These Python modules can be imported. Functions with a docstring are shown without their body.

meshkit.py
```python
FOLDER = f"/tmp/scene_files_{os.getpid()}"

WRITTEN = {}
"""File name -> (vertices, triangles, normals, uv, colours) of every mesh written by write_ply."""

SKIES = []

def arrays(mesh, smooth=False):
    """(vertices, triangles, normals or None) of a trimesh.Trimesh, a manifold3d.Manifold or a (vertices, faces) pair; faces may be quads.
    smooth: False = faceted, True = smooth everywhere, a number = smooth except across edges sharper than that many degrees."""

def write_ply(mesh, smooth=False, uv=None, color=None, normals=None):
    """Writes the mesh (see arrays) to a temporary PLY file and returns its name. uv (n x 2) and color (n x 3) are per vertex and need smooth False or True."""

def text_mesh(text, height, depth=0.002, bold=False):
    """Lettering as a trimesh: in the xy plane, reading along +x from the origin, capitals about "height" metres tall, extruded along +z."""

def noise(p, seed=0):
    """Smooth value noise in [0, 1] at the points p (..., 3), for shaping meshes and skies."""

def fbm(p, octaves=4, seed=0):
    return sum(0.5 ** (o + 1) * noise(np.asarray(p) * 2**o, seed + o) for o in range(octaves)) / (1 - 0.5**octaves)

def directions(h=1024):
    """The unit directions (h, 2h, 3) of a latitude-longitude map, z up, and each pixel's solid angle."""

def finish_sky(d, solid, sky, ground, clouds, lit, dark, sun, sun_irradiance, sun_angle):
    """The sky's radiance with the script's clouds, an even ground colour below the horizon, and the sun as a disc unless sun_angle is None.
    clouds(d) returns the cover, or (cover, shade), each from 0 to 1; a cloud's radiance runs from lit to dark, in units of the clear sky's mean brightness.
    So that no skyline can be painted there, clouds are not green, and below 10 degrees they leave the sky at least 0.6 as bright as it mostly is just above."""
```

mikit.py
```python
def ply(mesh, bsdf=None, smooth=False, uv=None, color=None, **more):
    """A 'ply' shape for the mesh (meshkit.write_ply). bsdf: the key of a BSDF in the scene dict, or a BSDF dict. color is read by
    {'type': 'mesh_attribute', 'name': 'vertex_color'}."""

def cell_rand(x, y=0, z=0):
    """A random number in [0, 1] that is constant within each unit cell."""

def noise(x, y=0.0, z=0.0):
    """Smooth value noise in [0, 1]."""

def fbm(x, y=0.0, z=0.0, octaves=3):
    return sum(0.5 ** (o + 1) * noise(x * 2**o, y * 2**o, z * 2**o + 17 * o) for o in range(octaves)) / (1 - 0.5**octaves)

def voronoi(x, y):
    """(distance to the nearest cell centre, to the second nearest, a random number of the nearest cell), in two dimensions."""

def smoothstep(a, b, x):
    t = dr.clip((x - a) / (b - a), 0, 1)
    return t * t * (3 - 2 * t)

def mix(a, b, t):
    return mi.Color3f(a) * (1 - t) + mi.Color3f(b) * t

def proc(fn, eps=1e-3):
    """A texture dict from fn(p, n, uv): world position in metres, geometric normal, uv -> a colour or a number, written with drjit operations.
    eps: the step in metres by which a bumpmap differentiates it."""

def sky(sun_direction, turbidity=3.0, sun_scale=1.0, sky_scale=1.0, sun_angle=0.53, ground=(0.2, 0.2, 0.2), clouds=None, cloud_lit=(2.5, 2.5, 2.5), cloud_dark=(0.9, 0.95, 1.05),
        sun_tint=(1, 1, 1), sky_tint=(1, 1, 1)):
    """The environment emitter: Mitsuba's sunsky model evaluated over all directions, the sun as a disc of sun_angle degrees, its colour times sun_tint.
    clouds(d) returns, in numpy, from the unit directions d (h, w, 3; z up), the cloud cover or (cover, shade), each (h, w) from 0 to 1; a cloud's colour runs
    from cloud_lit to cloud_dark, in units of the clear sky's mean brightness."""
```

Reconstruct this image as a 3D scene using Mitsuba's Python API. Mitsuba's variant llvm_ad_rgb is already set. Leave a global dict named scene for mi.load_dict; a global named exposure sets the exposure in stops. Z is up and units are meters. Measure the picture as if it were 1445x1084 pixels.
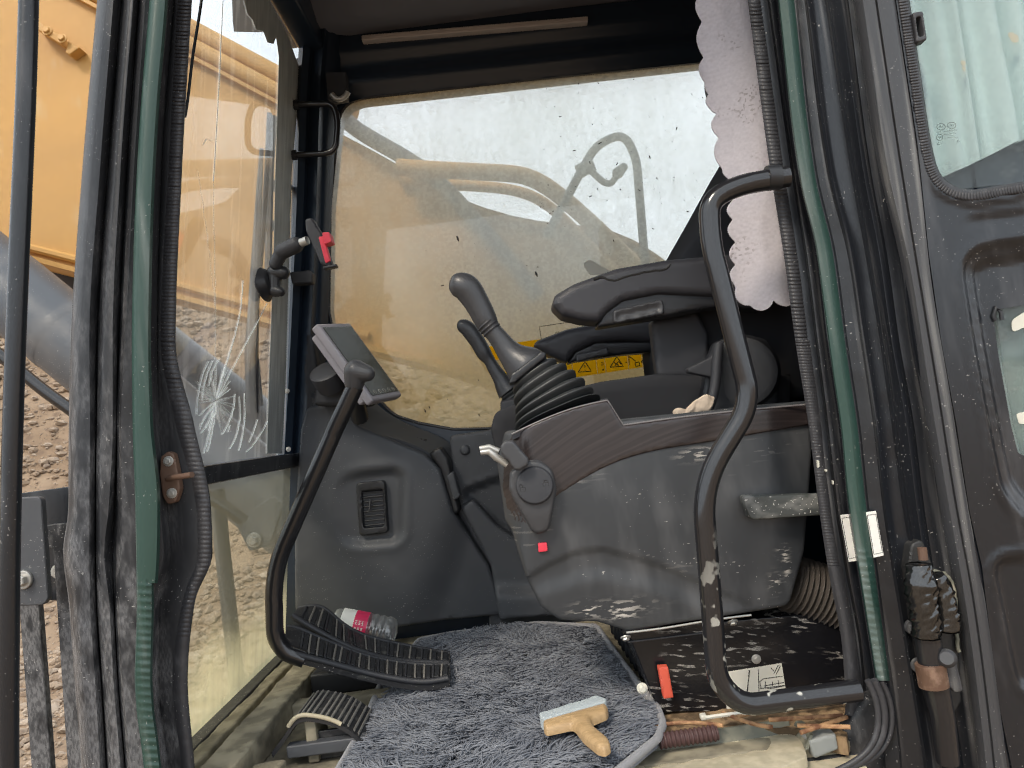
import math, random
import numpy as np, trimesh, shapely, mitsuba as mi, drjit as dr
import shapely.geometry as sg
from scipy.spatial import Delaunay
from scipy.interpolate import CubicSpline, PchipInterpolator
import manifold3d as m3
import mikit, meshkit
from mikit import proc, noise, fbm, smoothstep, mix

# ------------------------------------------------------------------ camera, sky, exposure
T = mi.ScalarTransform4f
scene, labels = {}, {}
F = 1085.0                                        # focal length in photograph pixels
CAM = np.array([0.0, 0.0, 1.75])                  # a phone held at eye height beside the open cab
Yc = np.array([7.0, 53.0, F]); Yc /= np.linalg.norm(Yc)          # the cab's axes as the lens sees them: X rearward, Y across the cab, Z up
Xc = np.array([1.0, -0.13, 0.0]); Xc -= Yc * (Xc @ Yc); Xc /= np.linalg.norm(Xc)
Zc = -np.cross(Yc, Xc)
fwd = np.array([Xc[2], Yc[2], Zc[2]]); up = -np.array([Xc[1], Yc[1], Zc[1]])
scene['camera'] = {'type': 'perspective', 'fov': math.degrees(2 * math.atan(722.5 / F)), 'fov_axis': 'x', 'near_clip': 0.02, 'far_clip': 2000.0,
                   'to_world': T().look_at(origin=CAM.tolist(), target=(CAM + fwd).tolist(), up=up.tolist())}
def cloud(d):
    n = meshkit.fbm(d * 3.0 + 5.0, 4)
    return np.clip(0.93 + 0.07 * n, 0, 1), np.clip((n - 0.45) * 1.2, 0, 0.5)
scene['sky'] = mikit.sky((-0.35, -0.62, 0.75), turbidity=4, sun_scale=0.22, sky_scale=1.0, sun_angle=14, clouds=cloud, cloud_lit=(1.68, 1.81, 1.93), cloud_dark=(1.30, 1.41, 1.51), sun_tint=(0.92, 0.98, 1.08), ground=(0.2, 0.195, 0.185))
exposure = 3.1

# ------------------------------------------------------------------ points in the place, measured on the photograph
def ray(p):
    p = np.atleast_2d(np.asarray(p, float))
    v = np.stack([(p[:, 0] - 722.5) / F, (p[:, 1] - 542.0) / F, np.ones(len(p))], 1)
    return np.stack([v @ Xc, v @ Yc, v @ Zc], 1)
def PY(p, Y):
    """Points on the plane (or at the depths) Y."""
    d = ray(p); t = np.broadcast_to(np.asarray(Y, float), (len(d),)) / d[:, 1]
    return CAM + d * t[:, None]
def PZ(p, Z):
    d = ray(p); t = (np.broadcast_to(np.asarray(Z, float), (len(d),)) - CAM[2]) / d[:, 2]
    return CAM + d * t[:, None]
FLOOR = CAM[2] - 0.487
WS0, WSK = -0.634, 0.147                           # the windshield: X = WS0 + WSK * (Z - FLOOR), leaning back
def PW(p, off=0.0):
    """Points on the windshield; off > 0 is outside (in front of the cab)."""
    d = ray(p); k = d[:, 0] - WSK * d[:, 2]
    t = (WS0 - np.asarray(off, float) - WSK * (FLOOR - CAM[2])) / -(-k)
    t = (WS0 - np.asarray(off, float) + WSK * (CAM[2] - FLOOR) - CAM[0]) / k
    return CAM + d * t[:, None]
def wsx(z): return WS0 + WSK * (z - FLOOR)

# ------------------------------------------------------------------ scene entries
used = {}
def numbered(k):
    used[k] = used.get(k, -1) + 1
    return k if used[k] == 0 else f'{k}_{used[k]:03d}'
def thing(name, label, cat, group=None):
    k = numbered(name); labels[k] = {'label': label, 'category': cat}
    if group: labels[k]['group'] = group
    return k
def obj(name, mesh, bsdf, parent=None, smooth=35, label=None, kind=None, **more):
    k = numbered(parent + '__' + name if parent else name)
    scene[k] = mikit.ply(mesh, 'mat_' + bsdf, smooth=smooth, **more)
    if label or kind:
        labels[k] = {}
        if label: labels[k]['label'] = label
        if kind: labels[k]['kind'] = kind
    return k
def one(name, mesh, bsdf, label, cat, group=None, smooth=35, kind=None):
    k = obj(name, mesh, bsdf, None, smooth)
    labels[k] = {'label': label, 'category': cat}
    if group: labels[k]['group'] = group
    if kind: labels[k]['kind'] = kind
    return k
def cat(*ms):
    ms = [m for x in ms for m in (x if isinstance(x, list) else [x])]
    return trimesh.util.concatenate([trimesh.Trimesh(m.vertices, m.faces, process=False) for m in ms])
def TM(v, f): return trimesh.Trimesh(np.asarray(v, float), np.asarray(f, int), process=False)

# ------------------------------------------------------------------ shape helpers
def rnd(pts, r=6.0, n=5):
    """A polygon with its corners rounded; r one number or one per corner."""
    P = np.asarray(pts, float); N = len(P); r = np.broadcast_to(r, (N,)); out = []
    for i in range(N):
        a, b, c = P[i - 1], P[i], P[(i + 1) % N]
        u, w = a - b, c - b; lu, lw = np.linalg.norm(u), np.linalg.norm(w); u, w = u / lu, w / lw
        ang = math.acos(np.clip(u @ w, -1, 1))
        if ang > 3.0 or r[i] <= 0: out.append(b); continue
        t = min(r[i] / math.tan(ang / 2), lu * 0.48, lw * 0.48)
        p0, p1 = b + u * t, b + w * t
        for s in np.linspace(0, 1, n): out.append((1 - s) ** 2 * p0 + 2 * s * (1 - s) * b + s * s * p1)
    return np.array(out)
def spl(pts, n=40, closed=False):
    P = np.asarray(pts, float)
    if closed: P = np.vstack([P, P[:1]])
    t = np.r_[0, np.cumsum(np.maximum(np.linalg.norm(np.diff(P, axis=0), axis=1), 1e-9) ** 0.5)]
    c = CubicSpline(t, P, bc_type='periodic' if closed else 'natural')
    return c(np.linspace(0, t[-1], n, endpoint=not closed))
def resample(P, step, closed=True):
    P = np.asarray(P, float); Q = np.vstack([P, P[:1]]) if closed else P; out = []
    for a, b in zip(Q[:-1], Q[1:]):
        n = max(1, int(math.ceil(np.linalg.norm(b - a) / step)))
        out += [a + (b - a) * k / n for k in range(n)]
    if not closed: out.append(Q[-1])
    return np.array(out)
def sd(poly, P):
    """Distance inside (positive) or outside (negative) a shapely polygon."""
    pt = shapely.points(P); d = shapely.distance(pt, poly.boundary)
    return np.where(shapely.contains(poly, pt), d, -d)
def sst(a, b, x):
    t = np.clip((x - a) / (b - a), 0, 1); return t * t * (3 - 2 * t)

def panel(out, where, th, bev=0.0, fn=None, step=12.0, holes=(), back=True, ax=None):
    """A solid board with the outline 'out' (photograph pixels) lying at where = depth Y ('y', Y) or height ('z', Z); th its real thickness in metres, edges rounded over
    bev pixels, its face pushed back by fn(points) metres."""
    poly = sg.Polygon(out, [h for h in holes])
    if not poly.is_valid: poly = poly.buffer(0)
    if poly.geom_type != 'Polygon': poly = max(poly.geoms, key=lambda g: g.area)
    edge_step = min(step, max(3.5 * bev, 3.0)) if bev > 0 else step
    rings = [resample(np.array(r.coords)[:-1], edge_step) for r in [poly.exterior, *poly.interiors]]
    pts, nb = np.vstack(rings), sum(map(len, rings)); inner = []
    if bev > 0:
        for k in (0.3, 1.0):
            g = poly.buffer(-bev * k)
            for q in getattr(g, 'geoms', [g]):
                if q.is_empty: continue
                for r in [q.exterior, *q.interiors]: inner.append(resample(np.array(r.coords)[:-1], max(edge_step * 0.9, 1.0)))
    x0, y0, x1, y1 = poly.bounds
    gx, gy = np.meshgrid(np.arange(x0 + step / 2, x1, step), np.arange(y0 + step / 2, y1, step)); gx = gx + (np.arange(gx.shape[0]) % 2)[:, None] * step / 2
    g = np.stack([gx.ravel(), gy.ravel()], 1)
    if len(g):
        g = g[sd(poly, g) > max(bev * 1.15, step * 0.45)]
        inner.append(g)
    allp = np.vstack([pts] + inner) if inner else pts
    tri = Delaunay(allp).simplices
    c = allp[tri].mean(1); tri = tri[shapely.contains(poly, shapely.points(c))]
    a, b, cc = (allp[tri[:, k]] for k in range(3))
    ar = (b[:, 0] - a[:, 0]) * (cc[:, 1] - a[:, 1]) - (b[:, 1] - a[:, 1]) * (cc[:, 0] - a[:, 0])
    tri = np.where((ar < 0)[:, None], tri[:, ::-1], tri); tri = tri[np.abs(ar) > 1e-6]
    kind, at = where
    flat = PY(allp, at) if kind == 'y' else (PZ(allp, at) if kind == 'z' else PW(allp, at))
    axis = np.array({'y': [0, 1.0, 0], 'z': [0, 0, -1.0], 'w': [-1.0, 0, 0]}[kind]) if ax is None else np.asarray(ax, float)
    push = np.zeros(len(allp))
    if bev > 0:
        d = np.maximum(sd(poly, allp), 0); mpp = np.linalg.norm(flat[0] - CAM) / F
        s = np.clip(1 - d / bev, 0, 1); push += np.minimum(bev * mpp, th * 0.6) * (1 - np.sqrt(np.maximum(1 - s * s, 0)))
    if fn is not None: push = push + fn(allp)
    front = flat + axis * push[:, None]; rear = (front if push.max() > 0.6 * th else flat) + axis * th
    n = len(allp)
    V = np.vstack([front, rear]); Fs = [tri[:, ::-1]]          # seen from the camera
    if back: Fs.append(tri + n)
    k = 0
    for r in rings:
        i = np.arange(len(r)) + k; j = np.roll(i, -1); k += len(r)
        Fs += [np.stack([i, j, j + n], 1), np.stack([i, j + n, i + n], 1)]
    m = TM(V, np.vstack(Fs))
    m = trimesh.Trimesh(m.vertices, m.faces, process=True)
    m.fix_normals(multibody=False) if len(m.faces) < 60000 else None
    return m

def loft(cols, ys, back=None, rows=60, jitter=None):
    """A folded sheet: each column is (pixel x at the knots ys, depth Y at those knots or one number); closed behind at depth 'back'."""
    yk = np.asarray(ys, float); yy = np.linspace(yk[0], yk[-1], rows); V = []
    for x, Y in cols:
        xs = PchipInterpolator(yk, np.asarray(x, float))(yy)
        Ys = PchipInterpolator(yk, np.broadcast_to(np.asarray(Y, float), (len(yk),)))(yy)
        if jitter is not None: Ys = Ys + jitter(xs, yy)
        V.append(PY(np.stack([xs, yy], 1), Ys))
    V = np.stack(V, 1); R, C = V.shape[:2]; idx = np.arange(R * C).reshape(R, C)
    q = np.stack([idx[:-1, :-1], idx[1:, :-1], idx[1:, 1:], idx[:-1, 1:]], -1).reshape(-1, 4)
    f = np.vstack([q[:, [0, 1, 2]], q[:, [0, 2, 3]]]); V = V.reshape(-1, 3)
    if back is not None:
        B = CAM + (V - CAM) * (back / V[:, 1])[:, None]; n = len(V); f = [f, f[:, ::-1] + n]
        loop = np.r_[idx[0], idx[1:, -1], idx[-1, -2::-1], idx[-2:0:-1, 0]]
        i, j = loop, np.roll(loop, -1); f += [np.stack([i, j, j + n], 1)[:, ::-1], np.stack([i, j + n, i + n], 1)[:, ::-1]]
        V = np.vstack([V, B]); f = np.vstack(f)
    return TM(V, f)

def tube(P, r, sides=14, n=None, flat=None):
    """A bar along the points; r one number or one per point."""
    P = np.asarray(P, float); r = np.broadcast_to(np.asarray(r, float), (len(P),))
    if n:
        Q = spl(np.c_[P, r], n); P, r = Q[:, :3], Q[:, 3]
    t = np.gradient(P, axis=0); t /= np.linalg.norm(t, axis=1, keepdims=True) + 1e-12
    a = np.cross(t[0], [0.13, 0.9, 0.3]); a /= np.linalg.norm(a); A = []
    for k in range(len(P)):
        a = a - t[k] * (a @ t[k]); a /= np.linalg.norm(a); A.append(a)
    A = np.array(A); B = np.cross(t, A); ang = np.arange(sides) * 2 * np.pi / sides
    V = P[:, None] + r[:, None, None] * (np.cos(ang)[None, :, None] * A[:, None] + np.sin(ang)[None, :, None] * B[:, None])
    if flat is not None:                              # squeeze along a direction about the axis line
        d = np.asarray(flat[0], float); V = V - (1 - flat[1]) * ((V - P[:, None]) @ d)[..., None] * d
    n_, s = len(P), sides; idx = np.arange(n_ * s).reshape(n_, s); nx = np.roll(idx, -1, 1)
    q = np.stack([idx[:-1], nx[:-1], nx[1:], idx[1:]], -1).reshape(-1, 4)
    f = [q[:, [0, 1, 2]], q[:, [0, 2, 3]]]
    V = np.vstack([V.reshape(-1, 3), P[:1], P[-1:]]); c0, c1 = n_ * s, n_ * s + 1
    f += [np.stack([nx[0], idx[0], np.full(s, c0)], 1), np.stack([idx[-1], nx[-1], np.full(s, c1)], 1)]
    return TM(V, np.vstack(f))
def bent(P, rad, n=8):
    """A polyline in space with its corners rounded to the bend radius rad."""
    P = np.asarray(P, float); rad = np.broadcast_to(rad, (len(P),)); out = [P[0]]
    for i in range(1, len(P) - 1):
        u, w = P[i - 1] - P[i], P[i + 1] - P[i]; lu, lw = np.linalg.norm(u), np.linalg.norm(w); t = min(rad[i], 0.48 * lu, 0.48 * lw)
        a, b = P[i] + u / lu * t, P[i] + w / lw * t
        for s in np.linspace(0, 1, n): out.append((1 - s) ** 2 * a + 2 * s * (1 - s) * P[i] + s * s * b)
    out.append(P[-1]); return np.array(out)
def lathe(p0, p1, prof, sides=28):
    """prof: (fraction or metres along p0->p1, radius)."""
    p0, p1 = np.asarray(p0, float), np.asarray(p1, float); L = np.linalg.norm(p1 - p0)
    pts = np.array([p0 + (p1 - p0) * s for s, _ in prof]); t = (p1 - p0) / L
    a = np.cross(t, [0.2, 0.9, 0.37]); a /= np.linalg.norm(a); b = np.cross(t, a); ang = np.arange(sides) * 2 * np.pi / sides
    V = np.array([p + r * (np.cos(ang)[:, None] * a + np.sin(ang)[:, None] * b) for p, (_, r) in zip(pts, prof)])
    n_, s = len(prof), sides; idx = np.arange(n_ * s).reshape(n_, s); nx = np.roll(idx, -1, 1)
    q = np.stack([idx[:-1], nx[:-1], nx[1:], idx[1:]], -1).reshape(-1, 4)
    V = np.vstack([V.reshape(-1, 3), pts[:1], pts[-1:]])
    f = np.vstack([q[:, [0, 1, 2]], q[:, [0, 2, 3]], np.stack([nx[0], idx[0], np.full(s, n_ * s)], 1), np.stack([idx[-1], nx[-1], np.full(s, n_ * s + 1)], 1)])
    return TM(V, f)
def frame_box(o, u, v, w, r=0.003):
    """A box with rounded edges: corner o, edge vectors u, v, w."""
    o, u, v, w = (np.asarray(x, float) for x in (o, u, v, w)); L = [np.linalg.norm(x) for x in (u, v, w)]; r = min(r, 0.45 * min(L))
    n = 3; e = []
    E = [x / l for x, l in zip((u, v, w), L)]
    V = []
    sph = trimesh.creation.icosphere(1, 1.0).vertices * r
    for i in (0, 1):
        for j in (0, 1):
            for k in (0, 1):
                c = np.array([r if not b else l - r for b, l in zip((i, j, k), L)])
                V.append(c + sph)
    h = trimesh.convex.convex_hull(np.vstack(V)); P = h.vertices
    V3 = o + P[:, :1] * E[0] + P[:, 1:2] * E[1] + P[:, 2:] * E[2]
    m = TM(V3, h.faces if np.linalg.det(np.array(E)) > 0 else h.faces[:, ::-1]); return m
def box(x0, x1, y0, y1, z0, z1, r=0.003): return frame_box([x0, y0, z0], [x1 - x0, 0, 0], [0, y1 - y0, 0], [0, 0, z1 - z0], r)
def strip(A, B, th, dirn, n=None):
    """A bent plate between two polylines of equal length, th thick along dirn."""
    A, B = np.asarray(A, float), np.asarray(B, float)
    if n: A, B = spl(A, n), spl(B, n)
    d = np.asarray(dirn, float) * th; R = len(A)
    V = np.vstack([A, B, A + d, B + d]); i = np.arange(R - 1); f = []
    def quad(a, b, c, e): f.append(np.stack([a, b, c], 1)); f.append(np.stack([a, c, e], 1))
    quad(i, i + 1, i + 1 + R, i + R); quad(i + 2 * R, i + 3 * R, i + 1 + 3 * R, i + 1 + 2 * R)
    quad(i, i + 2 * R, i + 1 + 2 * R, i + 1); quad(i + R, i + 1 + R, i + 1 + 3 * R, i + 3 * R)
    for e in (0, R - 1): f.append(np.array([[e, e + R, e + 3 * R], [e, e + 3 * R, e + 2 * R]]))
    m = trimesh.Trimesh(V, np.vstack(f), process=False); m.fix_normals(); return m
def ball(c, r, sub=2): m = trimesh.creation.icosphere(sub, r); m.vertices += np.asarray(c); return m
def blob(chain, r=None, refine=0.004, it=8):
    """One smooth body from (point, radius) chains."""
    man = m3.Manifold()
    for (p, a), (q, b) in chain:
        pa = m3.Manifold.sphere(a, 20).translate(list(map(float, p))); qb = m3.Manifold.sphere(b, 20).translate(list(map(float, q)))
        man = man + m3.Manifold.batch_hull([pa, qb])
    man = man.refine_to_length(refine); mm = man.to_mesh()
    t = trimesh.Trimesh(mm.vert_properties[:, :3], mm.tri_verts); trimesh.smoothing.filter_taubin(t, iterations=it); return t
def bolt(c, n, r, h):
    """A hexagon head on a washer, facing along n."""
    c, n = np.asarray(c, float), np.asarray(n, float) / np.linalg.norm(n)
    return cat(lathe(c, c + n * h * 0.35, [(0, r), (0.8, r), (1, r * 0.93)], 20), lathe(c + n * h * 0.3, c + n * h, [(0, r * 0.66), (0.85, r * 0.66), (1, r * 0.55)], 6))
def rp(p, n=1): return [tuple(x) for x in p]
def seg_strokes(lines, mapf, w):
    """Thin printed or scored lines: px polylines as low bars of width w metres."""
    out = []
    for L in lines: out.append(tube(mapf(resample(L, 4.0, False)), w / 2, 5))
    return cat(out)
# ------------------------------------------------------------------ materials
def rgb(*c): return {'type': 'rgb', 'value': list(map(float, c))}
def two(d): return {'type': 'twosided', 'bsdf': d}
def prin(col, rough=0.5, metal=0.0, spec=0.5, **k):
    return two({'type': 'principled', 'base_color': col if isinstance(col, dict) else rgb(*col), 'roughness': rough, 'metallic': metal, 'specular': spec, **k})
def worn(base, dust, amt, speck, sx=30.0, sz=5.0, low=0.0, dusty=(0.35, 0.31, 0.25)):
    """Paint or plastic under settled dust in upright streaks, with pale specks; low adds mud towards the height 1.2 m."""
    def fn(p, n, uv):
        a = fbm(p.x * sx, p.y * sx, p.z * sz, 4)
        d = smoothstep(0.5, 0.85, a) * amt
        fine = smoothstep(0.3, 0.72, fbm(p.x * 380, p.y * 380, p.z * 120, 3)) if low else 1.0
        if low: d = d * (0.4 + 0.6 * fine) + (0.35 + 0.65 * fine) * smoothstep(0.4, 0.7, fbm(p.x * 60, p.y * 60, p.z * 22, 4) + 0.25 * smoothstep(1.75, 1.3, p.z)) * low * smoothstep(2.25, 1.6, p.z) * (0.04 + 0.96 * smoothstep(-0.515, -0.55, p.x + 0.02 * noise(p.z * 30, 0.0, 0.0) - 0.05 * smoothstep(1.7, 2.3, p.z)))
        q = noise(p.x * 420, p.y * 420, p.z * 330); s = smoothstep(0.86, 0.92, q) * smoothstep(0.45, 0.7, fbm(p.x * 18, p.y * 18, p.z * 14, 2)) * speck
        return mix(mix(base, dust, dr.clip(d, 0, 0.9)), (0.55, 0.53, 0.5), dr.clip(s, 0, 1))
    return proc(fn)
def bumped(b, fn, scale, eps=5e-4):
    return two({'type': 'bumpmap', 'arbitrary': proc(fn, eps), 'scale': scale, 'bsdf': b['bsdf'] if b['type'] == 'twosided' else b})
S = {}
S['paint_black'] = prin(worn((0.010, 0.0115, 0.015), (0.12, 0.12, 0.127), 0.42, 0.45), 0.27, spec=0.6)
S['paint_muddy'] = prin(worn((0.02, 0.021, 0.024), (0.17, 0.17, 0.175), 0.45, 0.5, 60.0, 4.0, low=0.8), 0.5)
S['paint_grey'] = prin(worn((0.045, 0.046, 0.05), (0.20, 0.195, 0.185), 0.75, 0.4, 80.0, 3.0), 0.45)
S['paint_inside'] = prin((0.016, 0.026, 0.043), 0.3)
S['liner'] = prin((0.15, 0.15, 0.172), 0.8)
S['rubber'] = prin(worn((0.036, 0.036, 0.040), (0.10, 0.10, 0.107), 0.45, 0.4, 90.0, 40.0), 0.5)
S['tape_green'] = prin(worn((0.022, 0.055, 0.044), (0.16, 0.19, 0.178), 0.8, 0.4, 50.0, 3.0), 0.4)
S['plastic_dash'] = prin(worn((0.058, 0.062, 0.070), (0.105, 0.108, 0.115), 0.4, 0.4, 9.0, 9.0), 0.5)
S['plastic_black'] = prin((0.018, 0.019, 0.022), 0.4)
S['plastic_soft'] = prin((0.028, 0.029, 0.034), 0.55)
S['plastic_lever'] = prin((0.045, 0.046, 0.05), 0.42)
def railp(p, n, uv):
    a = smoothstep(0.62, 0.68, fbm(p.x * 60, p.y * 60, p.z * 45, 3)) * smoothstep(1.62, 1.38, p.z) * smoothstep(0.2, 0.24, p.x)
    return mix((0.012, 0.012, 0.014), (0.5, 0.49, 0.44), a * 0.8)
S['rail_black'] = prin(proc(railp), 0.14, spec=0.6, clearcoat=0.4, clearcoat_gloss=0.85)
S['rod_black'] = prin((0.012, 0.012, 0.014), 0.22, spec=0.6, clearcoat=0.4, clearcoat_gloss=0.8)
SCUFF = [(*PY([q], 1.185)[0][[0, 2]].tolist(), a, b) for q, a, b in (((826, 860), .016, .009), ((868, 858), .045, .010), ((880, 868), .02, .006), ((1104, 778), .008, .009), ((1110, 800), .005, .02), ((1092, 822), .008, .012), ((990, 640), .03, .008), ((812, 665), .018, .014))]
def scuff(p, n, uv):
    a = fbm(p.x * 34, p.y * 34, p.z * 9, 4) * 0.6 + 0.4 * fbm(p.x * 9, p.y * 9, p.z * 12, 3); s = smoothstep(0.42, 0.75, a) * 0.8
    sc = smoothstep(0.70, 0.76, noise(p.x * 60 + p.z * 40, p.y * 30, p.z * 260)) * smoothstep(0.6, 0.75, fbm(p.x * 9 + 3, p.y * 9, p.z * 12, 2))
    k = smoothstep(0.9, 0.94, noise(p.x * 300, p.y * 300, p.z * 300)) * smoothstep(0.5, 0.7, fbm(p.x * 12, p.y * 12, p.z * 12 + 7, 2))
    st = smoothstep(0.5, 0.62, fbm(p.x * 60 + p.z * 30, p.y * 30, p.z * 170, 3))
    low = 0.0
    for (cx, cz, wx, wz) in SCUFF: low = low + dr.exp(-(dr.square((p.x - cx) / wx) + dr.square((p.z - cz) / wz))) * st
    old = smoothstep(1.42, 1.33, p.z) * smoothstep(0.56, 0.64, fbm(p.x * 30, p.y * 30, p.z * 70, 3)) * smoothstep(0.04, 0.07, p.x) * smoothstep(0.30, 0.2, p.x)
    return mix(mix((0.034, 0.037, 0.041), (0.090, 0.092, 0.096), s), (0.5, 0.47, 0.43), dr.clip(sc * 0.10 + k * 0.6 + low * 0.75, 0, 1))
S['plastic_console'] = prin(proc(scuff), 0.42)
def chipped(p, n, uv):
    a = smoothstep(0.60, 0.70, fbm(p.x * 40 - p.z * 90, p.y * 60, p.z * 210 + p.x * 60, 4)) * smoothstep(0.42, 0.62, fbm(p.x * 13, p.y * 13, p.z * 17, 3)) * (0.4 + 0.6 * smoothstep(0.3, 0.6, noise(p.x * 700, p.y * 700, p.z * 700)))
    return mix((0.008, 0.008, 0.01), (0.40, 0.38, 0.35), a * 0.8)
S['paint_chipped'] = prin(proc(chipped), 0.25)
def woodgrain(p, n, uv):
    w = p.z + 0.9 * dr.square(p.x - 0.35) + 0.004 * noise(p.x * 20, p.z * 30, 0.0)
    g = fbm(w * 260, p.x * 6, p.y * 6, 4); h = noise(w * 900, p.x * 14, 0.0)
    return mix(mix((0.018, 0.0135, 0.0135), (0.034, 0.026, 0.0255), smoothstep(0.3, 0.75, g)), (0.028, 0.021, 0.021), h * 0.5)
S['wood_trim'] = prin(proc(woodgrain), 0.3, spec=0.5, clearcoat=0.3, clearcoat_gloss=0.8)
def yellowp(p, n, uv):
    a = fbm(p.x * 3, p.y * 3, p.z * 3, 4); b = fbm(p.x * 22, p.y * 22, p.z * 7, 3)
    return mix(mix((0.50, 0.275, 0.075), (0.45, 0.25, 0.075), smoothstep(0.35, 0.7, a)), (0.5, 0.38, 0.22), smoothstep(0.58, 0.85, b) * 0.35)
S['paint_yellow'] = prin(proc(yellowp), 0.55)
S['steel_cyl'] = prin(worn((0.085, 0.095, 0.11), (0.19, 0.18, 0.17), 0.7, 0.5, 6.0, 6.0), 0.38)
def dirtf(p, n, uv):
    a = fbm(p.x * 40, p.y * 40, p.z * 40, 4); b = fbm(p.x * 9, p.y * 9, p.z * 9, 3)
    return mix(mix((0.17, 0.15, 0.105), (0.30, 0.265, 0.19), smoothstep(0.3, 0.7, a)), (0.07, 0.064, 0.055), smoothstep(0.45, 0.8, b) * 0.7)
S['floor_dirt'] = prin(proc(dirtf), 0.8)
def traydirt(p, n, uv):
    a = fbm(p.x * 55, p.y * 55, p.z * 30, 4); b = fbm(p.x * 14, p.y * 25, p.z * 9, 3)
    return mix(mix((0.34, 0.30, 0.21), (0.48, 0.42, 0.30), smoothstep(0.25, 0.75, a)), (0.25, 0.23, 0.175), smoothstep(0.35, 0.85, b) * 0.6)
S['tray_dirt'] = prin(proc(traydirt), 0.7)
def rustf(p, n, uv):
    a = fbm(p.x * 90, p.y * 90, p.z * 90, 3)
    return mix((0.16, 0.07, 0.035), (0.45, 0.26, 0.13), smoothstep(0.3, 0.7, a))
S['rust'] = prin(proc(rustf), 0.8)
def groundf(p, n, uv):
    a = fbm(p.x * 1.3, p.y * 1.3, p.z * 1.3, 4); b = fbm(p.x * 9, p.y * 9, p.z * 9, 4)
    return mix(mix((0.20, 0.138, 0.09), (0.29, 0.215, 0.15), smoothstep(0.35, 0.7, a)), (0.13, 0.09, 0.065), smoothstep(0.5, 0.8, b) * 0.7)
S['gravel'] = prin(proc(groundf), 0.9, spec=0.2)
def stonef(p, n, uv):
    c = mikit.cell_rand(p.x * 4, p.y * 4, p.z * 4); b = fbm(p.x * 14, p.y * 14, p.z * 14, 3)
    return mix(mix((0.20, 0.142, 0.095), (0.35, 0.28, 0.215), c), (0.15, 0.11, 0.085), smoothstep(0.45, 0.75, b) * 0.6)
S['stone'] = prin(proc(stonef), 0.85, spec=0.3)
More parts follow.
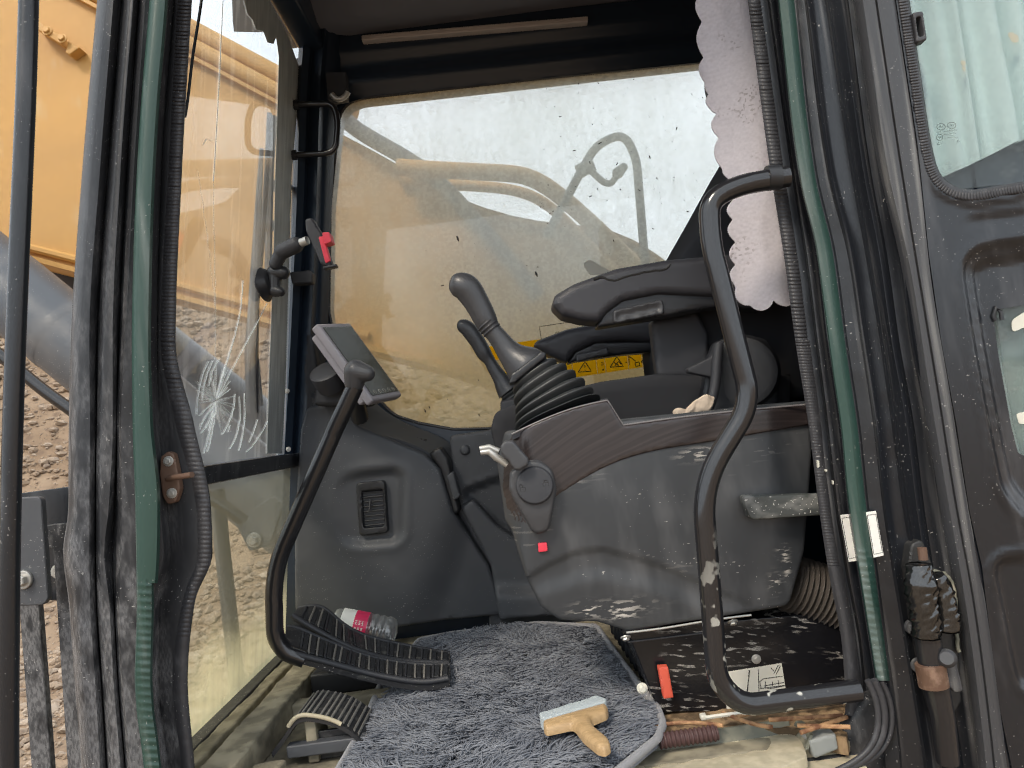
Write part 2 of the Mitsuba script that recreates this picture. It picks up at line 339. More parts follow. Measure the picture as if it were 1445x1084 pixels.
def feltf(p, n, uv):
    a = fbm(p.x * 260, p.y * 260, p.z * 260, 3); b = smoothstep(0.58, 0.75, fbm(p.x * 26, p.y * 26, p.z * 20, 3)); s = smoothstep(0.62, 0.72, noise(p.x * 300, p.y * 300, p.z * 260))
    y = dr.exp(-(dr.square((p.x - 0.335) / 0.02) + dr.square((p.z - 2.04) / 0.035)))
    return mix(mix(mix((0.43, 0.405, 0.43), (0.58, 0.55, 0.58), a), (0.2, 0.17, 0.17), b * s * 0.55), (0.55, 0.47, 0.28), y * 0.5)
S['felt'] = prin(proc(feltf), 0.95, spec=0.1)
S['curtain_pale'] = prin((0.60, 0.68, 0.68), 0.9, spec=0.1)
def weave(p, n, uv): return dr.sin(p.x * 1400) * dr.sin(p.z * 1400 + p.y * 1400)
S['fabric'] = bumped(prin((0.032, 0.033, 0.037), 0.9, spec=0.2), weave, 0.0006, 3e-4)
def shagf(p, n, uv):
    a = fbm(p.x * 22, p.y * 22, 0.0, 3)
    return mix((0.26, 0.275, 0.312), (0.345, 0.36, 0.395), smoothstep(0.25, 0.75, a))
S['shag'] = {'type': 'principledthin', 'base_color': proc(shagf), 'roughness': 0.9, 'diff_trans': 0.8}
S['shag_edge'] = prin((0.26, 0.26, 0.27), 0.95, spec=0.1)
def woodlight(p, n, uv):
    g = fbm(p.x * 60, p.y * 260, p.z * 60, 3); return mix((0.43, 0.29, 0.15), (0.36, 0.235, 0.115), smoothstep(0.35, 0.75, g))
S['wood_light'] = prin(proc(woodlight), 0.45)
S['bristle'] = prin((0.36, 0.40, 0.41), 0.7)
S['metal_pale'] = prin((0.45, 0.44, 0.41), 0.4, metal=0.6)
S['metal_rusty'] = prin((0.14, 0.085, 0.06), 0.5, metal=0.3)
S['grey_case'] = prin((0.25, 0.24, 0.265), 0.45)
S['screen'] = prin((0.02, 0.025, 0.023), 0.12, spec=0.5)
S['white'] = prin((0.72, 0.71, 0.66), 0.5)
S['sticker_white'] = prin((0.6, 0.58, 0.5), 0.5)
S['ink'] = prin((0.02, 0.02, 0.02), 0.5)
S['red'] = prin((0.65, 0.04, 0.07), 0.45)
S['red_lens'] = prin((0.62, 0.10, 0.06), 0.35)
S['label_red'] = prin((0.62, 0.03, 0.10), 0.4)
S['yellow_label'] = {'type': 'principledthin', 'base_color': rgb(0.98, 0.72, 0.03), 'roughness': 0.5, 'diff_trans': 1.6}
S['beige_strip'] = prin((0.52, 0.45, 0.41), 0.6)
S['rag'] = prin((0.45, 0.37, 0.29), 0.95, spec=0.1)
S['grease'] = prin((0.004, 0.004, 0.004), 0.07, spec=0.7, clearcoat=1.0, clearcoat_gloss=0.95)
S['copper'] = prin(worn((0.13, 0.075, 0.05), (0.33, 0.22, 0.16), .8, .3, 90, 60), 0.45, metal=0.3)
S['duct'] = prin((0.07, 0.06, 0.052), 0.5)
S['crack'] = prin((0.75, 0.8, 0.8), 0.3)
S['tape_clear'] = prin((0.22, 0.23, 0.22), 0.6)
def oldfilm(p, n, uv): return mix((0.22, 0.24, 0.245), (0.42, 0.44, 0.43), fbm(p.y * 90, p.z * 14, 0.0, 4))
S['old_film'] = prin(proc(oldfilm), 0.7)
S['tray_side'] = prin(worn((0.13, 0.13, 0.10), (0.32, 0.29, 0.21), 0.8, .3, 40, 40), 0.6)
S['paint_pillar'] = prin(worn((0.012, 0.0135, 0.017), (0.17, 0.17, 0.172), 0.7, 0.5, 75.0, 2.2), 0.3, spec=0.55)
S['stain'] = prin((0.72, 0.56, 0.40), 0.9)
S['pale_sheet'] = prin((0.30, 0.35, 0.34), 0.8)
def film(col, wfn, tint=(1, 1, 1), spec=1.0):
    """Window glass under a film of dust that scatters the light coming through it."""
    return {'type': 'blendbsdf', 'weight': proc(wfn), 'a': {'type': 'thindielectric', 'int_ior': 1.5, 'specular_reflectance': rgb(spec, spec, spec), 'specular_transmittance': rgb(*tint)},
            'b': {'type': 'principledthin', 'base_color': col if isinstance(col, dict) else rgb(*col), 'roughness': 0.8, 'diff_trans': 1.7, 'spec_trans': 0.0, 'eta': 1.3}}
def dust_right(p, n, uv):
    a = fbm(p.x * 5, p.z * 5, 0.0, 3); s = fbm(p.x * 60, p.z * 8, 3.0, 3); f = fbm(p.x * 160, p.z * 160, 0.0, 2)
    return dr.clip(0.20 + 0.16 * a + 0.10 * s + 0.07 * smoothstep(0.3, 0.8, f) + 0.12 * smoothstep(1.98, 1.78, p.z), 0, 0.92)
def mudcol(p, n, uv): return mix((0.90, 0.96, 0.90), (0.68, 0.62, 0.38), smoothstep(2.2, 1.85, p.z + 0.15 * (fbm(p.x * 6, p.z * 6, 0.0, 2) - 0.5)))
S['glass_right'] = film(proc(mudcol), dust_right, spec=0.5)
def dust_front(p, n, uv):
    a = fbm(p.y * 6, p.z * 3, 0.0, 3); s = smoothstep(0.55, 0.8, fbm(p.y * 50, p.z * 6, 0.0, 3)); e = smoothstep(1.865, 1.885, p.y)
    return dr.clip(0.05 + 0.07 * a + 0.07 * s + 0.5 * e * fbm(p.y * 30, p.z * 8, 0.0, 2), 0, 0.8)
S['glass_front'] = film((0.85, 0.85, 0.8), dust_front, (0.97, 0.99, 0.99))
def dust_lower(p, n, uv):
    a = fbm(p.y * 9, p.z * 5, 0.0, 3); s = fbm(p.y * 70, p.z * 9, 0.0, 3)
    return dr.clip(0.10 + 0.70 * smoothstep(1.50, 1.36, p.z + 0.07 * a) * (0.6 + 0.3 * s), 0, 0.9)
S['glass_lower'] = film((0.80, 0.75, 0.46), dust_lower, (0.96, 0.98, 0.92))
def dust_door(p, n, uv): return dr.clip(0.02 + 0.05 * fbm(p.x * 40, p.z * 30, 0.0, 3) + 0.10 * smoothstep(0.6, 0.8, fbm(p.x * 25, p.z * 45, 0.0, 3)) * smoothstep(2.12, 2.02, p.z), 0, 0.6)
S['glass_door'] = film((0.8, 0.8, 0.78), dust_door, (0.95, 0.985, 0.98), 0.3)
S['bottle_clear'] = {'type': 'blendbsdf', 'weight': 0.13, 'a': {'type': 'thindielectric', 'int_ior': 1.6, 'specular_transmittance': rgb(0.93, 0.95, 0.96)}, 'b': {'type': 'principledthin', 'base_color': rgb(.9, .92, .92), 'roughness': .3, 'diff_trans': 1.0}}
for _k, _b in S.items(): scene['mat_' + _k] = _b
# ------------------------------------------------------------------ ground
def gh(x, y):
    r = np.hypot(x, y); P = np.stack([x, y, 0 * x], -1)
    bank = (4.0 + 3.6 * sst(-0.12, -0.30, x / np.maximum(y, 1.0))) * sst(8.0, 19.0, y + 0.15 * np.abs(x + 4)) + 1.5 * sst(15.0, 60.0, r)
    return np.where(y > -2, bank, bank * 0) * (0.85 + 0.3 * meshkit.fbm(P * 0.12, 2)) + 0.22 * (meshkit.fbm(P * 1.1 + 9, 4) - 0.5) * sst(2.0, 6.0, r) + 0.05 * (meshkit.fbm(P * 6.0, 3) - 0.5)
g1 = np.linspace(-1, 1, 330); gx, gy = np.meshgrid(np.sign(g1) * np.abs(g1) ** 3.2 * 400 - 2.0, np.sign(g1) * np.abs(g1) ** 3.2 * 400 + 7.0)
n = len(g1); i = np.arange(n * n).reshape(n, n)
q = np.stack([i[:-1, :-1], i[:-1, 1:], i[1:, 1:], i[1:, :-1]], -1).reshape(-1, 4)
one('ground', TM(np.stack([gx, gy, gh(gx, gy)], -1).reshape(-1, 3), np.vstack([q[:, [0, 1, 2]], q[:, [0, 2, 3]]])), 'gravel', 'tan gravelly ground of the work site rising to a stony bank', 'ground', kind='structure', smooth=True)
rs = np.random.default_rng(5); ms = []
base = [trimesh.creation.icosphere(0, 1.0) for _ in range(9)]
for k, b in enumerate(base): b.vertices *= (0.55 + 0.9 * meshkit.noise(b.vertices * 1.7 + 11 * k))[:, None]
NS = 36000; gy_ = rs.uniform(3.2, 18, NS); gx_ = np.where(rs.random(NS) < 0.8, -gy_ * rs.uniform(0.16, 0.85, NS), gy_ * rs.uniform(-0.2, 0.3, NS))
gs_ = (0.012 + 0.075 * rs.random(NS) ** 5) * (0.5 + gy_ * 0.05); ga = rs.uniform(0, 6.28, NS); gz_ = gh(gx_, gy_) + 0.2 * gs_
BV = np.array([b.vertices for b in base])[rs.integers(len(base), size=NS)] * np.array([1.2, 0.9, 0.65]) * gs_[:, None, None]
V = np.stack([BV[..., 0] * np.cos(ga)[:, None] - BV[..., 1] * np.sin(ga)[:, None], BV[..., 0] * np.sin(ga)[:, None] + BV[..., 1] * np.cos(ga)[:, None], BV[..., 2]], -1) + np.stack([gx_, gy_, gz_], -1)[:, None]
Fc = base[0].faces[None] + (np.arange(NS) * V.shape[1])[:, None, None]
V, Fc = [V.reshape(-1, 3)], [Fc.reshape(-1, 3)]
one('gravel', TM(np.vstack(V), np.vstack(Fc)), 'stone', 'loose stones and gravel scattered over the bank', 'gravel', kind='stuff', smooth=False)

# ------------------------------------------------------------------ the cab: near front pillar
CAB = thing('excavator_cab', 'black steel excavator cab with its doorway open, scratched pillars and green seal strips', 'excavator cab')
YK = [-90, 0, 240, 480, 600, 720, 780, 850, 960, 1084, 1180]
def ext(v): return [v[0] + (v[0] - v[1]) * 0.37, *v, v[-1] + (v[-1] - v[-2]) * 0.6]
def wav(a, b): return lambda x, y: 0.0025 * (meshkit.fbm(np.stack([x * 0.02, y * 0.02, x * 0 + a], -1), 3) - 0.5) * b
L = [137, 116, 100, 97, 96, 89, 97, 105, 115]
G1, G2 = [167, 148, 133, 134, 133, 133, 134, 141, 148], [176, 156, 141, 137, 136, 136, 138, 145, 153]
R2, G3 = [193, 175, 164, 164, 158, 152, 159, 165, 175], [199, 183, 171, 165, 166, 165, 163, 168, 178]
SL = [212, 194, 187, 188, 192, 194, 193, 190, 204]; GR = [236, 218, 212, 215, 226, 231, 216, 214, 228]
TL = [250, 237, 226, 248, 277, 279, 256, 243, 256]; TR = [270, 256, 247, 273, 297, 299, 274, 264, 274]
def sh(c, d): return [v + d for v in c]
cols = [(sh(L, 3), 1.16), (L, 1.10), (sh(L, 4), 1.072), (sh(L, 13), 1.058), (sh(G1, -7), 1.056), (G1, 1.066), ([(a + b) / 2 for a, b in zip(G1, G2)], 1.086), (G2, 1.066),
        (sh(G2, 7), 1.055), (sh(R2, -5), 1.057), (R2, 1.068), ([(a + b) / 2 for a, b in zip(R2, G3)], 1.088), (G3, 1.068), (sh(G3, 6), 1.060), (SL, 1.066), (GR, 1.074), (sh(GR, 3), 1.096), (sh(GR, 10), 1.118),
        ([(a * 0.5 + b * 0.5) for a, b in zip(sh(GR, 8), TL)], 1.112), (TL, 1.110), (TR, 1.112), (sh(TR, 1), 1.13)]
obj('front_pillar', loft([(ext(c), y) for c, y in cols], YK, back=1.18, rows=150, jitter=wav(3, 1.0)), 'paint_muddy', CAB, 50)
gs = [(ext(sh(SL, -1)), 1.063), (ext(sh(SL, 1)), 1.0545), (ext([a * 0.62 + b * 0.38 for a, b in zip(SL, GR)]), 1.050), (ext(sh(GR, -3)), 1.056), (ext(sh(GR, 1)), 1.072)]
def cut(cs, a, b, rows, back, dx=0, yk=YK):
    o = []
    for x, Y in cs:
        f = PchipInterpolator(yk, x); yy = np.linspace(a, b, 9); o.append((list(f(yy) + dx), Y))
    return loft(o, np.linspace(a, b, 9), back=back, rows=rows)
gl = obj('seal_strip', cut(gs, -90, 823, 120, 1.076), 'tape_green', CAB, 50)
gs2 = [(ext([v for v in [192] * 6 + [193, 190, 203]]), 1.064), (ext([194] * 6 + [195, 192, 205]), 1.053), (ext([205] * 6 + [206, 202, 215]), 1.050), (ext([214] * 6 + [214, 212, 225]), 1.055), (ext([217] * 6 + [217, 215, 228]), 1.074)]
def notch(x, y): return -0.0012 * (np.mod(y, 11) < 4) * (y > 815)
m = loft([(list(PchipInterpolator(YK, x)(np.linspace(818, 1180, 9))), Y) for x, Y in gs2], np.linspace(818, 1180, 9), back=1.076, rows=130, jitter=notch)
obj('seal_strip', m, 'tape_green', CAB, 50)
def ribbed(cl, cr, yk, Y0, a, b, pitch, bulge=0.006, rib=0.0022, back=None, name='edge_trim', mat='rubber'):
    rows = int((b - a) / pitch * 5) + 1; yy = np.linspace(a, b, 13); fl, fr = PchipInterpolator(yk, cl), PchipInterpolator(yk, cr); cs = []
    rng = np.random.default_rng(int(pitch * 100)); ph = rng.uniform(0.6, 1.25, 400)
    def jit(x, y):
        k = np.floor((y - a) / pitch).astype(int); s = (y - a) / pitch - k
        return rib * ph[np.clip(k, 0, 399)] * (np.abs(s - 0.5) * 2) ** 4
    for s in np.linspace(0, 1, 7): cs.append((list(fl(yy) * (1 - s) + fr(yy) * s), Y0 - bulge * math.sin(math.pi * s) ** 0.6))
    return obj(name, loft(cs, yy, back=Y0 + 0.004 if back is None else back, rows=rows, jitter=jit), mat, CAB, 60)
ribbed(ext(TL), ext(TR), YK, 1.110, -90, 470, 5.2)
ribbed(ext(TL), ext(TR), YK, 1.110, 470, 900, 6.5, rib=0.0016)
ribbed(ext(TL), ext(TR), YK, 1.110, 900, 1180, 16, rib=0.0005)
st = obj('door_striker', cat(panel(rnd([(226, 645), (236, 637), (245, 640), (250, 662), (254, 690), (248, 709), (236, 712), (229, 700), (225, 668)], 6), ('y', 1.098), 0.012, 2.0, step=5),
     tube(np.vstack([PY([(236, 676)], 1.09), PY([(252, 673)], 1.075), PY([(271, 670)], 1.062)]), 0.0042, 10)), 'metal_rusty', CAB, 40)
for p in ((238, 651), (243, 696)): obj('screw', bolt(PY([p], 1.099)[0], (0, -1, 0), 0.0075, 0.006), 'metal_pale', st, 30)

# ------------------------------------------------------------------ the rear door pillar
YB = [-90, 0, 240, 360, 480, 600, 720, 800, 920, 1000, 1084, 1180]
D0 = [1055, 1087, 1106, 1122, 1141, 1156, 1168, 1189, 1193, 1168]; D1 = [1075, 1108, 1127, 1142, 1157, 1171, 1184, 1205, 1211, 1192]
E0 = [1098, 1126, 1153, 1168, 1186, 1198, 1211, 1230, 1242, 1250]; E1 = [1122, 1150, 1177, 1193, 1211, 1224, 1235, 1251, 1262, 1270]
A1 = [1139, 1170, 1200, 1218, 1236, 1250, 1262, 1282, 1295, 1308]; B1 = [1168, 1204, 1225, 1245, 1262, 1278, 1292, 1308, 1320, 1333]
H1 = [1192, 1224, 1247, 1264, 1285, 1300, 1312, 1330, 1342, 1355]; I1 = [1208, 1243, 1272, 1288, 1312, 1330, 1345, 1362, 1372, 1384]
J1 = [1236, 1272, 1292, 1309, 1333, 1350, 1368, 1382, 1393, 1405]; K1 = [1264, 1299, 1311, 1328, 1350, 1368, 1386, 1400, 1411, 1428]
cols = [(sh(D0, 0), 1.15), (sh(D0, 0), 1.112), (D1, 1.108), (sh(D1, 8), 1.108), (sh(D1, 12), 1.122), (sh(E0, -3), 1.118), (E0, 1.08), (E1, 1.07), (sh(E1, 3), 1.078), (sh(A1, -4), 1.072), (A1, 1.060), (sh(A1, 5), 1.066), (sh(A1, 10), 1.074),
        (sh(B1, -4), 1.072), (B1, 1.064), (sh(B1, 4), 1.07), (sh(B1, 9), 1.066), (sh(H1, -6), 1.056), (H1, 1.058), (sh(H1, 5), 1.076), (sh(I1, -4), 1.074), (I1, 1.052), (sh(I1, 9), 1.043), (sh(J1, -3), 1.041), (J1, 1.047), (sh(J1, 3), 1.040), (sh(K1, -5), 1.042), (K1, 1.054), (sh(K1, 1), 1.09)]
obj('rear_pillar', loft([(ext(c), y) for c, y in cols], YB, back=1.19, rows=160, jitter=wav(8, 1.0)), 'paint_pillar', CAB, 50)
cs = [(ext(sh(I1, -2)), 1.056), (ext(sh(I1, 2)), 1.046), (ext(sh(I1, 10)), 1.038), (ext(sh(J1, -2)), 1.0365), (ext(J1), 1.0405), (ext(sh(J1, 2)), 1.0355), (ext(sh(K1, -8)), 1.036), (ext(sh(K1, -3)), 1.040), (ext(K1), 1.052)]
obj('gasket', cut(cs, -90, 1180, 150, 1.075, yk=YB), 'paint_grey', CAB, 50, label='dusty grey rubber gasket running down between pillar and door')
cs = [(ext(E0), 1.079), (ext(sh(E0, 2)), 1.064), (ext([a * .45 + b * .55 for a, b in zip(E0, E1)]), 1.058), (ext(sh(E1, -3)), 1.062), (ext(E1), 1.076)]
def notch2(x, y): return -0.0011 * (np.mod(y, 10.5) < 4) * (y > 770)
def cutj(cs, a, b, rows, back, jit, yk):
    yy = np.linspace(a, b, 13); return loft([(list(PchipInterpolator(yk, x)(yy)), Y) for x, Y in cs], yy, back=back, rows=rows, jitter=jit)
obj('seal_strip', cutj(cs, -90, 961, 330, 1.085, notch2, YB), 'tape_green', CAB, 50)
ribbed(ext(D0), ext(D1), YB, 1.110, -90, 480, 5.3)
ribbed(ext(D0), ext([a + 3 for a in D1]), YB, 1.110, 480, 800, 4.2, rib=0.001)
ribbed(ext(D0), ext([a + 6 for a in D1]), YB, 1.110, 800, 1010, 30, rib=0.0003, bulge=0.009)
# the curve of the door seal into the sill, with its grey end piece, and the lower rubber lip
cv = lambda p, Y: PY(p, Y)
obj('seal_end', panel(rnd([(1141, 1046), (1166, 1038), (1180, 1036), (1184, 1058), (1152, 1071), (1148, 1070)], 3), ('y', 1.085), 0.03, 3, step=5), 'tape_clear', CAB, 60, label='dull grey end piece of the door seal at the sill')
for k, off in enumerate((0, 11, 19)):
    obj('seal_lip', tube(cv(spl([(1243 - off, 960), (1254 - off, 985), (1258 - off, 1020), (1248 - off, 1052), (1222 - off, 1076), (1170 - off, 1100)], 30), 1.066 - 0.004 * k), 0.004 + 0.002 * (k == 1), 10), 'rubber', CAB, 60)
for k, q in enumerate(([(1186, 727), (1201, 725), (1213, 791), (1198, 793)], [(1222, 723), (1236, 721), (1247, 784), (1233, 787)])):
    s_ = obj('paper_label', panel(q, ('y', 1.0635 if k else 1.0965), 0.0012, step=12), 'white', CAB, 30, label='blank white paper label on the black pillar, %s of the green strip' % ('right' if k else 'left'))
    c = np.mean(q, 0); qq = [c + (np.array(v) - c) * 0.86 for v in q]
    obj('border', seg_strokes([np.vstack([qq, qq[:1]])], lambda P, k=k: PY(P, 1.0633 if k else 1.0963), 0.0008), 'ink', s_, 30)
# hinge in its torn pocket
hg = obj('hinge', tube(np.vstack([PY([(1299, 806)], 1.03), PY([(1304, 870)], 1.03), PY([(1316, 945)], 1.03), PY([(1330, 1010)], 1.034), PY([(1338, 1075)], 1.04)]), [0.0155, 0.016, 0.0165, 0.015, 0.0145], 18), 'rod_black', CAB, 50)
obj('pocket', panel(rnd([(1286, 768), (1302, 760), (1318, 800), (1342, 812), (1352, 880), (1358, 990), (1346, 1010), (1322, 1016), (1306, 960), (1290, 880), (1282, 800)], 9), ('y', 1.054), 0.03, 3, step=7), 'ink', hg, 40, label='dark torn pocket around the hinge')
def gre(P): return 0.011 * (meshkit.fbm(P * 190.0, 4) - 0.5)
m = tube(PY(spl([(1297, 795), (1298, 812), (1300, 840), (1305, 870), (1308, 900)], 30), 1.025), np.r_[np.linspace(.013, .019, 10), np.linspace(.019, .0165, 20)], 26)
m.vertices += (m.vertices - PY([(1302, 850)], 1.03)) * 0 + gre(m.vertices)[:, None] * np.array([1, -1, 0.3]); obj('grease', m, 'grease', hg, 70, label='wet black grease smeared over the hinge barrel')
m = tube(PY(spl([(1318, 812), (1328, 835), (1334, 865), (1336, 890)], 20), 1.034), np.linspace(.012, .017, 20), 18); m.vertices += gre(m.vertices * 1.3)[:, None] * np.array([1, -1, .2]); obj('grease', m, 'grease', hg, 70)
obj('bushing', lathe(PY([(1312, 936)], 1.027)[0], PY([(1318, 969)], 1.027)[0], [(0, .0165), (0.03, .0185), (0.97, .0185), (1, .0165)]), 'copper', hg, 40, label='worn coppery bushing on the hinge')
obj('torn_edge', tube(PY(spl([(1316, 806), (1334, 811), (1345, 828), (1349, 880), (1353, 920)], 30), 1.049) + np.random.default_rng(6).normal(0, .0006, (30, 3)), .0026, 7), 'tray_side', hg, 50, label='pale torn metal edge of the pocket')
for q in ([(1292, 760), (1300, 772), (1300, 790), (1295, 792)],): obj('pin', tube(PY(spl([(1301, 773), (1303, 790)], 4), 1.03), 0.006, 12), 'metal_rusty', hg, 40)
obj('bracket', cat(panel(rnd([(1331, 920), (1346, 918), (1358, 966), (1360, 976), (1348, 978), (1338, 968)], 5), ('y', 1.026), 0.008, 2, step=5), lathe(PY([(1336, 929)], 1.024)[0], PY([(1336, 929)], 1.008)[0], [(0, .012), (.7, .012), (1, .008)])), 'paint_grey', hg, 40)
for p in ((1286, 884), (1295, 938)): obj('bolt', bolt(PY([p], 1.058)[0], (0, -1, 0), 0.010, 0.012), 'paint_grey', hg, 40)

# ------------------------------------------------------------------ cab shell: far side with its window, roof, rear wall, floor
win = rnd([(481, 142), (1003, 84), (1230, 60), (1260, 545), (880, 590), (690, 605), (640, 606), (590, 597), (556, 586), (530, 560), (480, 520), (464, 440), (466, 290)], [42, 0, 30, 40, 0, 60, 60, 30, 40, 60, 60, 60, 200], 9)
FY = 1.95
obj('far_side', panel([(452, -60), (437, 93), (421, 300), (412, 640), (405, 930), (402, 1060), (1560, 1060), (1400, -180)], ('y', FY), 0.06, 0, holes=[win], step=26), 'paint_inside', CAB, 40)
wpane = obj('side_window', panel(sg.Polygon(win).buffer(1.5).exterior.coords[:-1], ('y', FY + 0.004), 0.005, step=40), 'glass_right', CAB, False, label='dusty right-hand cab window streaked with dried dirt')
rng = np.random.default_rng(3); sp = []
for _ in range(150):
    x, y = rng.uniform(760, 1015), rng.uniform(95, 330)
    if rng.random() < 0.3: x, y = rng.uniform(560, 900), rng.uniform(330, 600)
    s = 0.0007 + 0.0016 * rng.random() ** 3; a = rng.uniform(0, 3.1)
    c = PY([(x, y)], FY + 0.0025)[0]; sp.append(tube([c, c + np.array([math.cos(a), 0, math.sin(a)]) * s * rng.uniform(1, 5)], s * 0.7, 5))
for (x, y), s in (((646, 337), .006), ((757, 387), .006), ((917, 222), .004), ((927, 252), .003), ((600, 580), .004), ((606, 575), .003), ((676, 586), .003), ((866, 340), .003)):
    c = PY([(x, y)], FY + 0.0025)[0]; sp.append(tube([c + [-.3 * s, 0, s * 1.2], c, c + [.2 * s, 0, -s * 1.1]], [s * .25, s * .5, s * .2], 6))
obj('dirt_fleck', cat(sp), 'ink', wpane, 40, kind='stuff')
obj('window_rim', tube(PY(np.vstack([win, win[:1]]), FY + 0.001), 0.004, 8), 'rubber', CAB, 60)
# far front corner post with upright folds
yk = [40, 120, 300, 480, 660]
obj('corner_post', loft([([424, 418, 411, 402, 391], 1.86), ([430, 424, 418, 410, 400], 1.845), ([440, 434, 428, 420, 410], 1.86), ([444, 438, 432, 424, 413], 1.885), ([449, 443, 437, 428, 418], 1.875), ([458, 452, 446, 438, 427], 1.87), ([464, 458, 452, 444, 433], 1.892), ([472, 466, 460, 452, 444], 1.90), ([484, 478, 468, 462, 452], 1.93)], yk, back=1.949, rows=50), 'paint_inside', CAB, 40)
for i_, (a, b, dz) in enumerate(((465, 176, 0), (600, 208, 0))):
    pass
# header folds above the far window and the headliner
hd = [(0.0, 1.90), (0.05, 1.935)]
def fold(P):
    v = P[:, 1] + 0.11 * (P[:, 0] - 446) + 5 * meshkit.fbm(np.c_[P * [0.004, 0.02], P[:, :1] * 0], 2); return 0.014 * (0.5 + 0.5 * np.sin(v / 7.0)) * sst(60, 90, v) + 0.01 * sst(80, 140, v)
obj('header', panel([(444, 50), (1012, -12), (1012, 80), (520, 130), (489, 140), (470, 152), (444, 150)], ('y', 1.922), 0.027, 0, fn=fold, step=5), 'paint_inside', CAB, 60)
CZ = CAM[2] + 1.035
obj('roof', box(-0.50, 1.05, 0.98, 2.02, CZ + 0.03, CZ + 0.12, 0.02), 'paint_black', CAB)
def rec(P): q = sg.Polygon(rnd([(300, -140), (590, -190), (566, 8), (440, 32), (380, 30)], 30)); return 0.05 * sst(0, 14, sd(q, P))
hl = [(330, 45), (452, 47), (509, 52), (831, 24), (1010, 2), (1300, -60), (1300, -900), (300, -900)]
obj('headliner', panel(hl, ('z', CZ), 0.028, 0, ax=[0, 0, 1], step=14, fn=lambda P: np.minimum(rec(P), .026)), 'liner', CAB, 40)
obj('trim_strip', frame_box(PY([(510, 57)], 1.90)[0], PY([(830, 30)], 1.90)[0] - PY([(510, 57)], 1.90)[0], [0, 0.03, 0], [0.002, 0, 0.014], 0.003), 'beige_strip', CAB, label='beige trim strip along the edge of the headliner')
lp = obj('lamp_base', frame_box(PY([(585, 8)], 1.865)[0], PY([(618, 5)], 1.865)[0] - PY([(585, 8)], 1.865)[0], [0, 0.03, 0], [0, 0, 0.02], 0.002), 'plastic_black', CAB)
for p in ((594, 1), (611, -1)): obj('screw', bolt(PY([p], 1.862)[0], (0, -1, -0.1), 0.007, 0.004), 'copper', lp)
obj('rear_wall', box(0.74, 0.78, 1.16, 1.95, FLOOR - 0.02, CZ + 0.03), 'paint_inside', CAB)
obj('side_sheet', box(0.52, 1.30, 1.165, 1.185, FLOOR - 0.2, CZ + 0.03), 'paint_inside', CAB)
obj('door_header', box(-0.45, 1.05, 1.06, 1.17, 2.52, CZ + 0.04, 0.02), 'paint_black', CAB)
obj('floor', box(-0.64, 0.74, 1.10, 1.95, FLOOR - 0.09, FLOOR - 0.012, 0.004), 'floor_dirt', CAB)
obj('deck', box(-0.66, 1.45, 1.12, 2.3, 0.78, FLOOR - 0.095, 0.02), 'paint_black', CAB)
obj('sill', box(-0.62, 1.3, 1.09, 1.13, 0.95, FLOOR - 0.03, 0.01), 'paint_muddy', CAB)
obj('front_beam', box(wsx(CZ) - 0.01, wsx(CZ) + 0.05, 1.10, 1.95, CZ - 0.05, CZ + 0.05, 0.008), 'paint_inside', CAB)
for p in ((868, 58), (898, 57)): pass

# ------------------------------------------------------------------ windscreen, its frame, cracks, lower pane
def ws_box(y0, y1, z0, z1, x_in, x_out, r=0.004):
    """A bar lying in the leaning plane of the windscreen."""
    o = np.array([wsx(z0) - x_out, y0, z0]); return frame_box(o, [x_in + x_out, 0, 0], [0, y1 - y0, 0], [WSK * (z1 - z0), 0, z1 - z0], r)
def yz(p): w = PW([p])[0]; return w[1], w[2]
zt, zd, zb = CZ - 0.05, yz((395, 641))[1], FLOOR + 0.004
yr = yz((412, 300))[0]
print('windscreen', yr, zt, zd, yz((290, 650)), yz((400, 930)), yz((270, 1045)), yz((388, 300)), yz((428, 93)))
YE = 1.905
def sheet(y0, y1, z0, z1):
    V = [[wsx(z0), y0, z0], [wsx(z0), y1, z0], [wsx(z1), y1, z1], [wsx(z1), y0, z1]]
    return TM(V, [[0, 1, 2], [0, 2, 3]])
ws = obj('windscreen', sheet(1.13, YE, zd, zt), 'glass_front', CAB, False, label='cracked upper windscreen with a star-shaped break')
lw = obj('lower_pane', sheet(1.13, YE, zb, zd - 0.03), 'glass_lower', CAB, False, label='lower front pane coated in yellowish dried mud')
obj('frame_rail', ws_box(1.13, YE + 0.03, zd - 0.035, zd - 0.002, 0.03, 0.012), 'paint_black', CAB)
obj('frame_post', ws_box(YE - 0.004, YE + 0.035, zb, zt, 0.035, 0.02), 'paint_inside', CAB)
obj('frame_sill', ws_box(1.13, YE + 0.02, zb - 0.03, zb + 0.012, 0.028, 0.02), 'rubber', CAB)
for p, k in (((405, 552), 0), ((407, 634), 0)):
    w = PY([p], 1.84)[0]; obj('screw', bolt(w, (0.5, -1, 0), 0.006, 0.005), 'metal_pale', CAB)
fo = [(343, -8), (350, 20), (357, 28), (362, 42), (372, 44), (378, 60), (386, 62), (390, 52), (394, 80), (392, 150), (389, 240), (387, 340), (383, 460), (379, 560), (377, 640), (398, 640), (403, 540), (407, 400), (412, 240), (420, 150), (424, 100), (406, 50), (385, 10), (374, -8)]
obj('glass_border', panel(fo, ('w', -0.0025), 0.001, step=8), 'old_film', ws, 40, label='torn grey film left along the edge and top corner of the windscreen')
rng = np.random.default_rng(11); cr = []
def ck(pts, w=1.0, n=14, jit=0.25):
    P = spl(pts, n); P[1:-1] += rng.normal(0, jit, (len(P) - 2, 2)); cr.append(tube(PW(P, -0.0015), 0.00055 * w, 4))
c0 = np.array([305.0, 565.0])
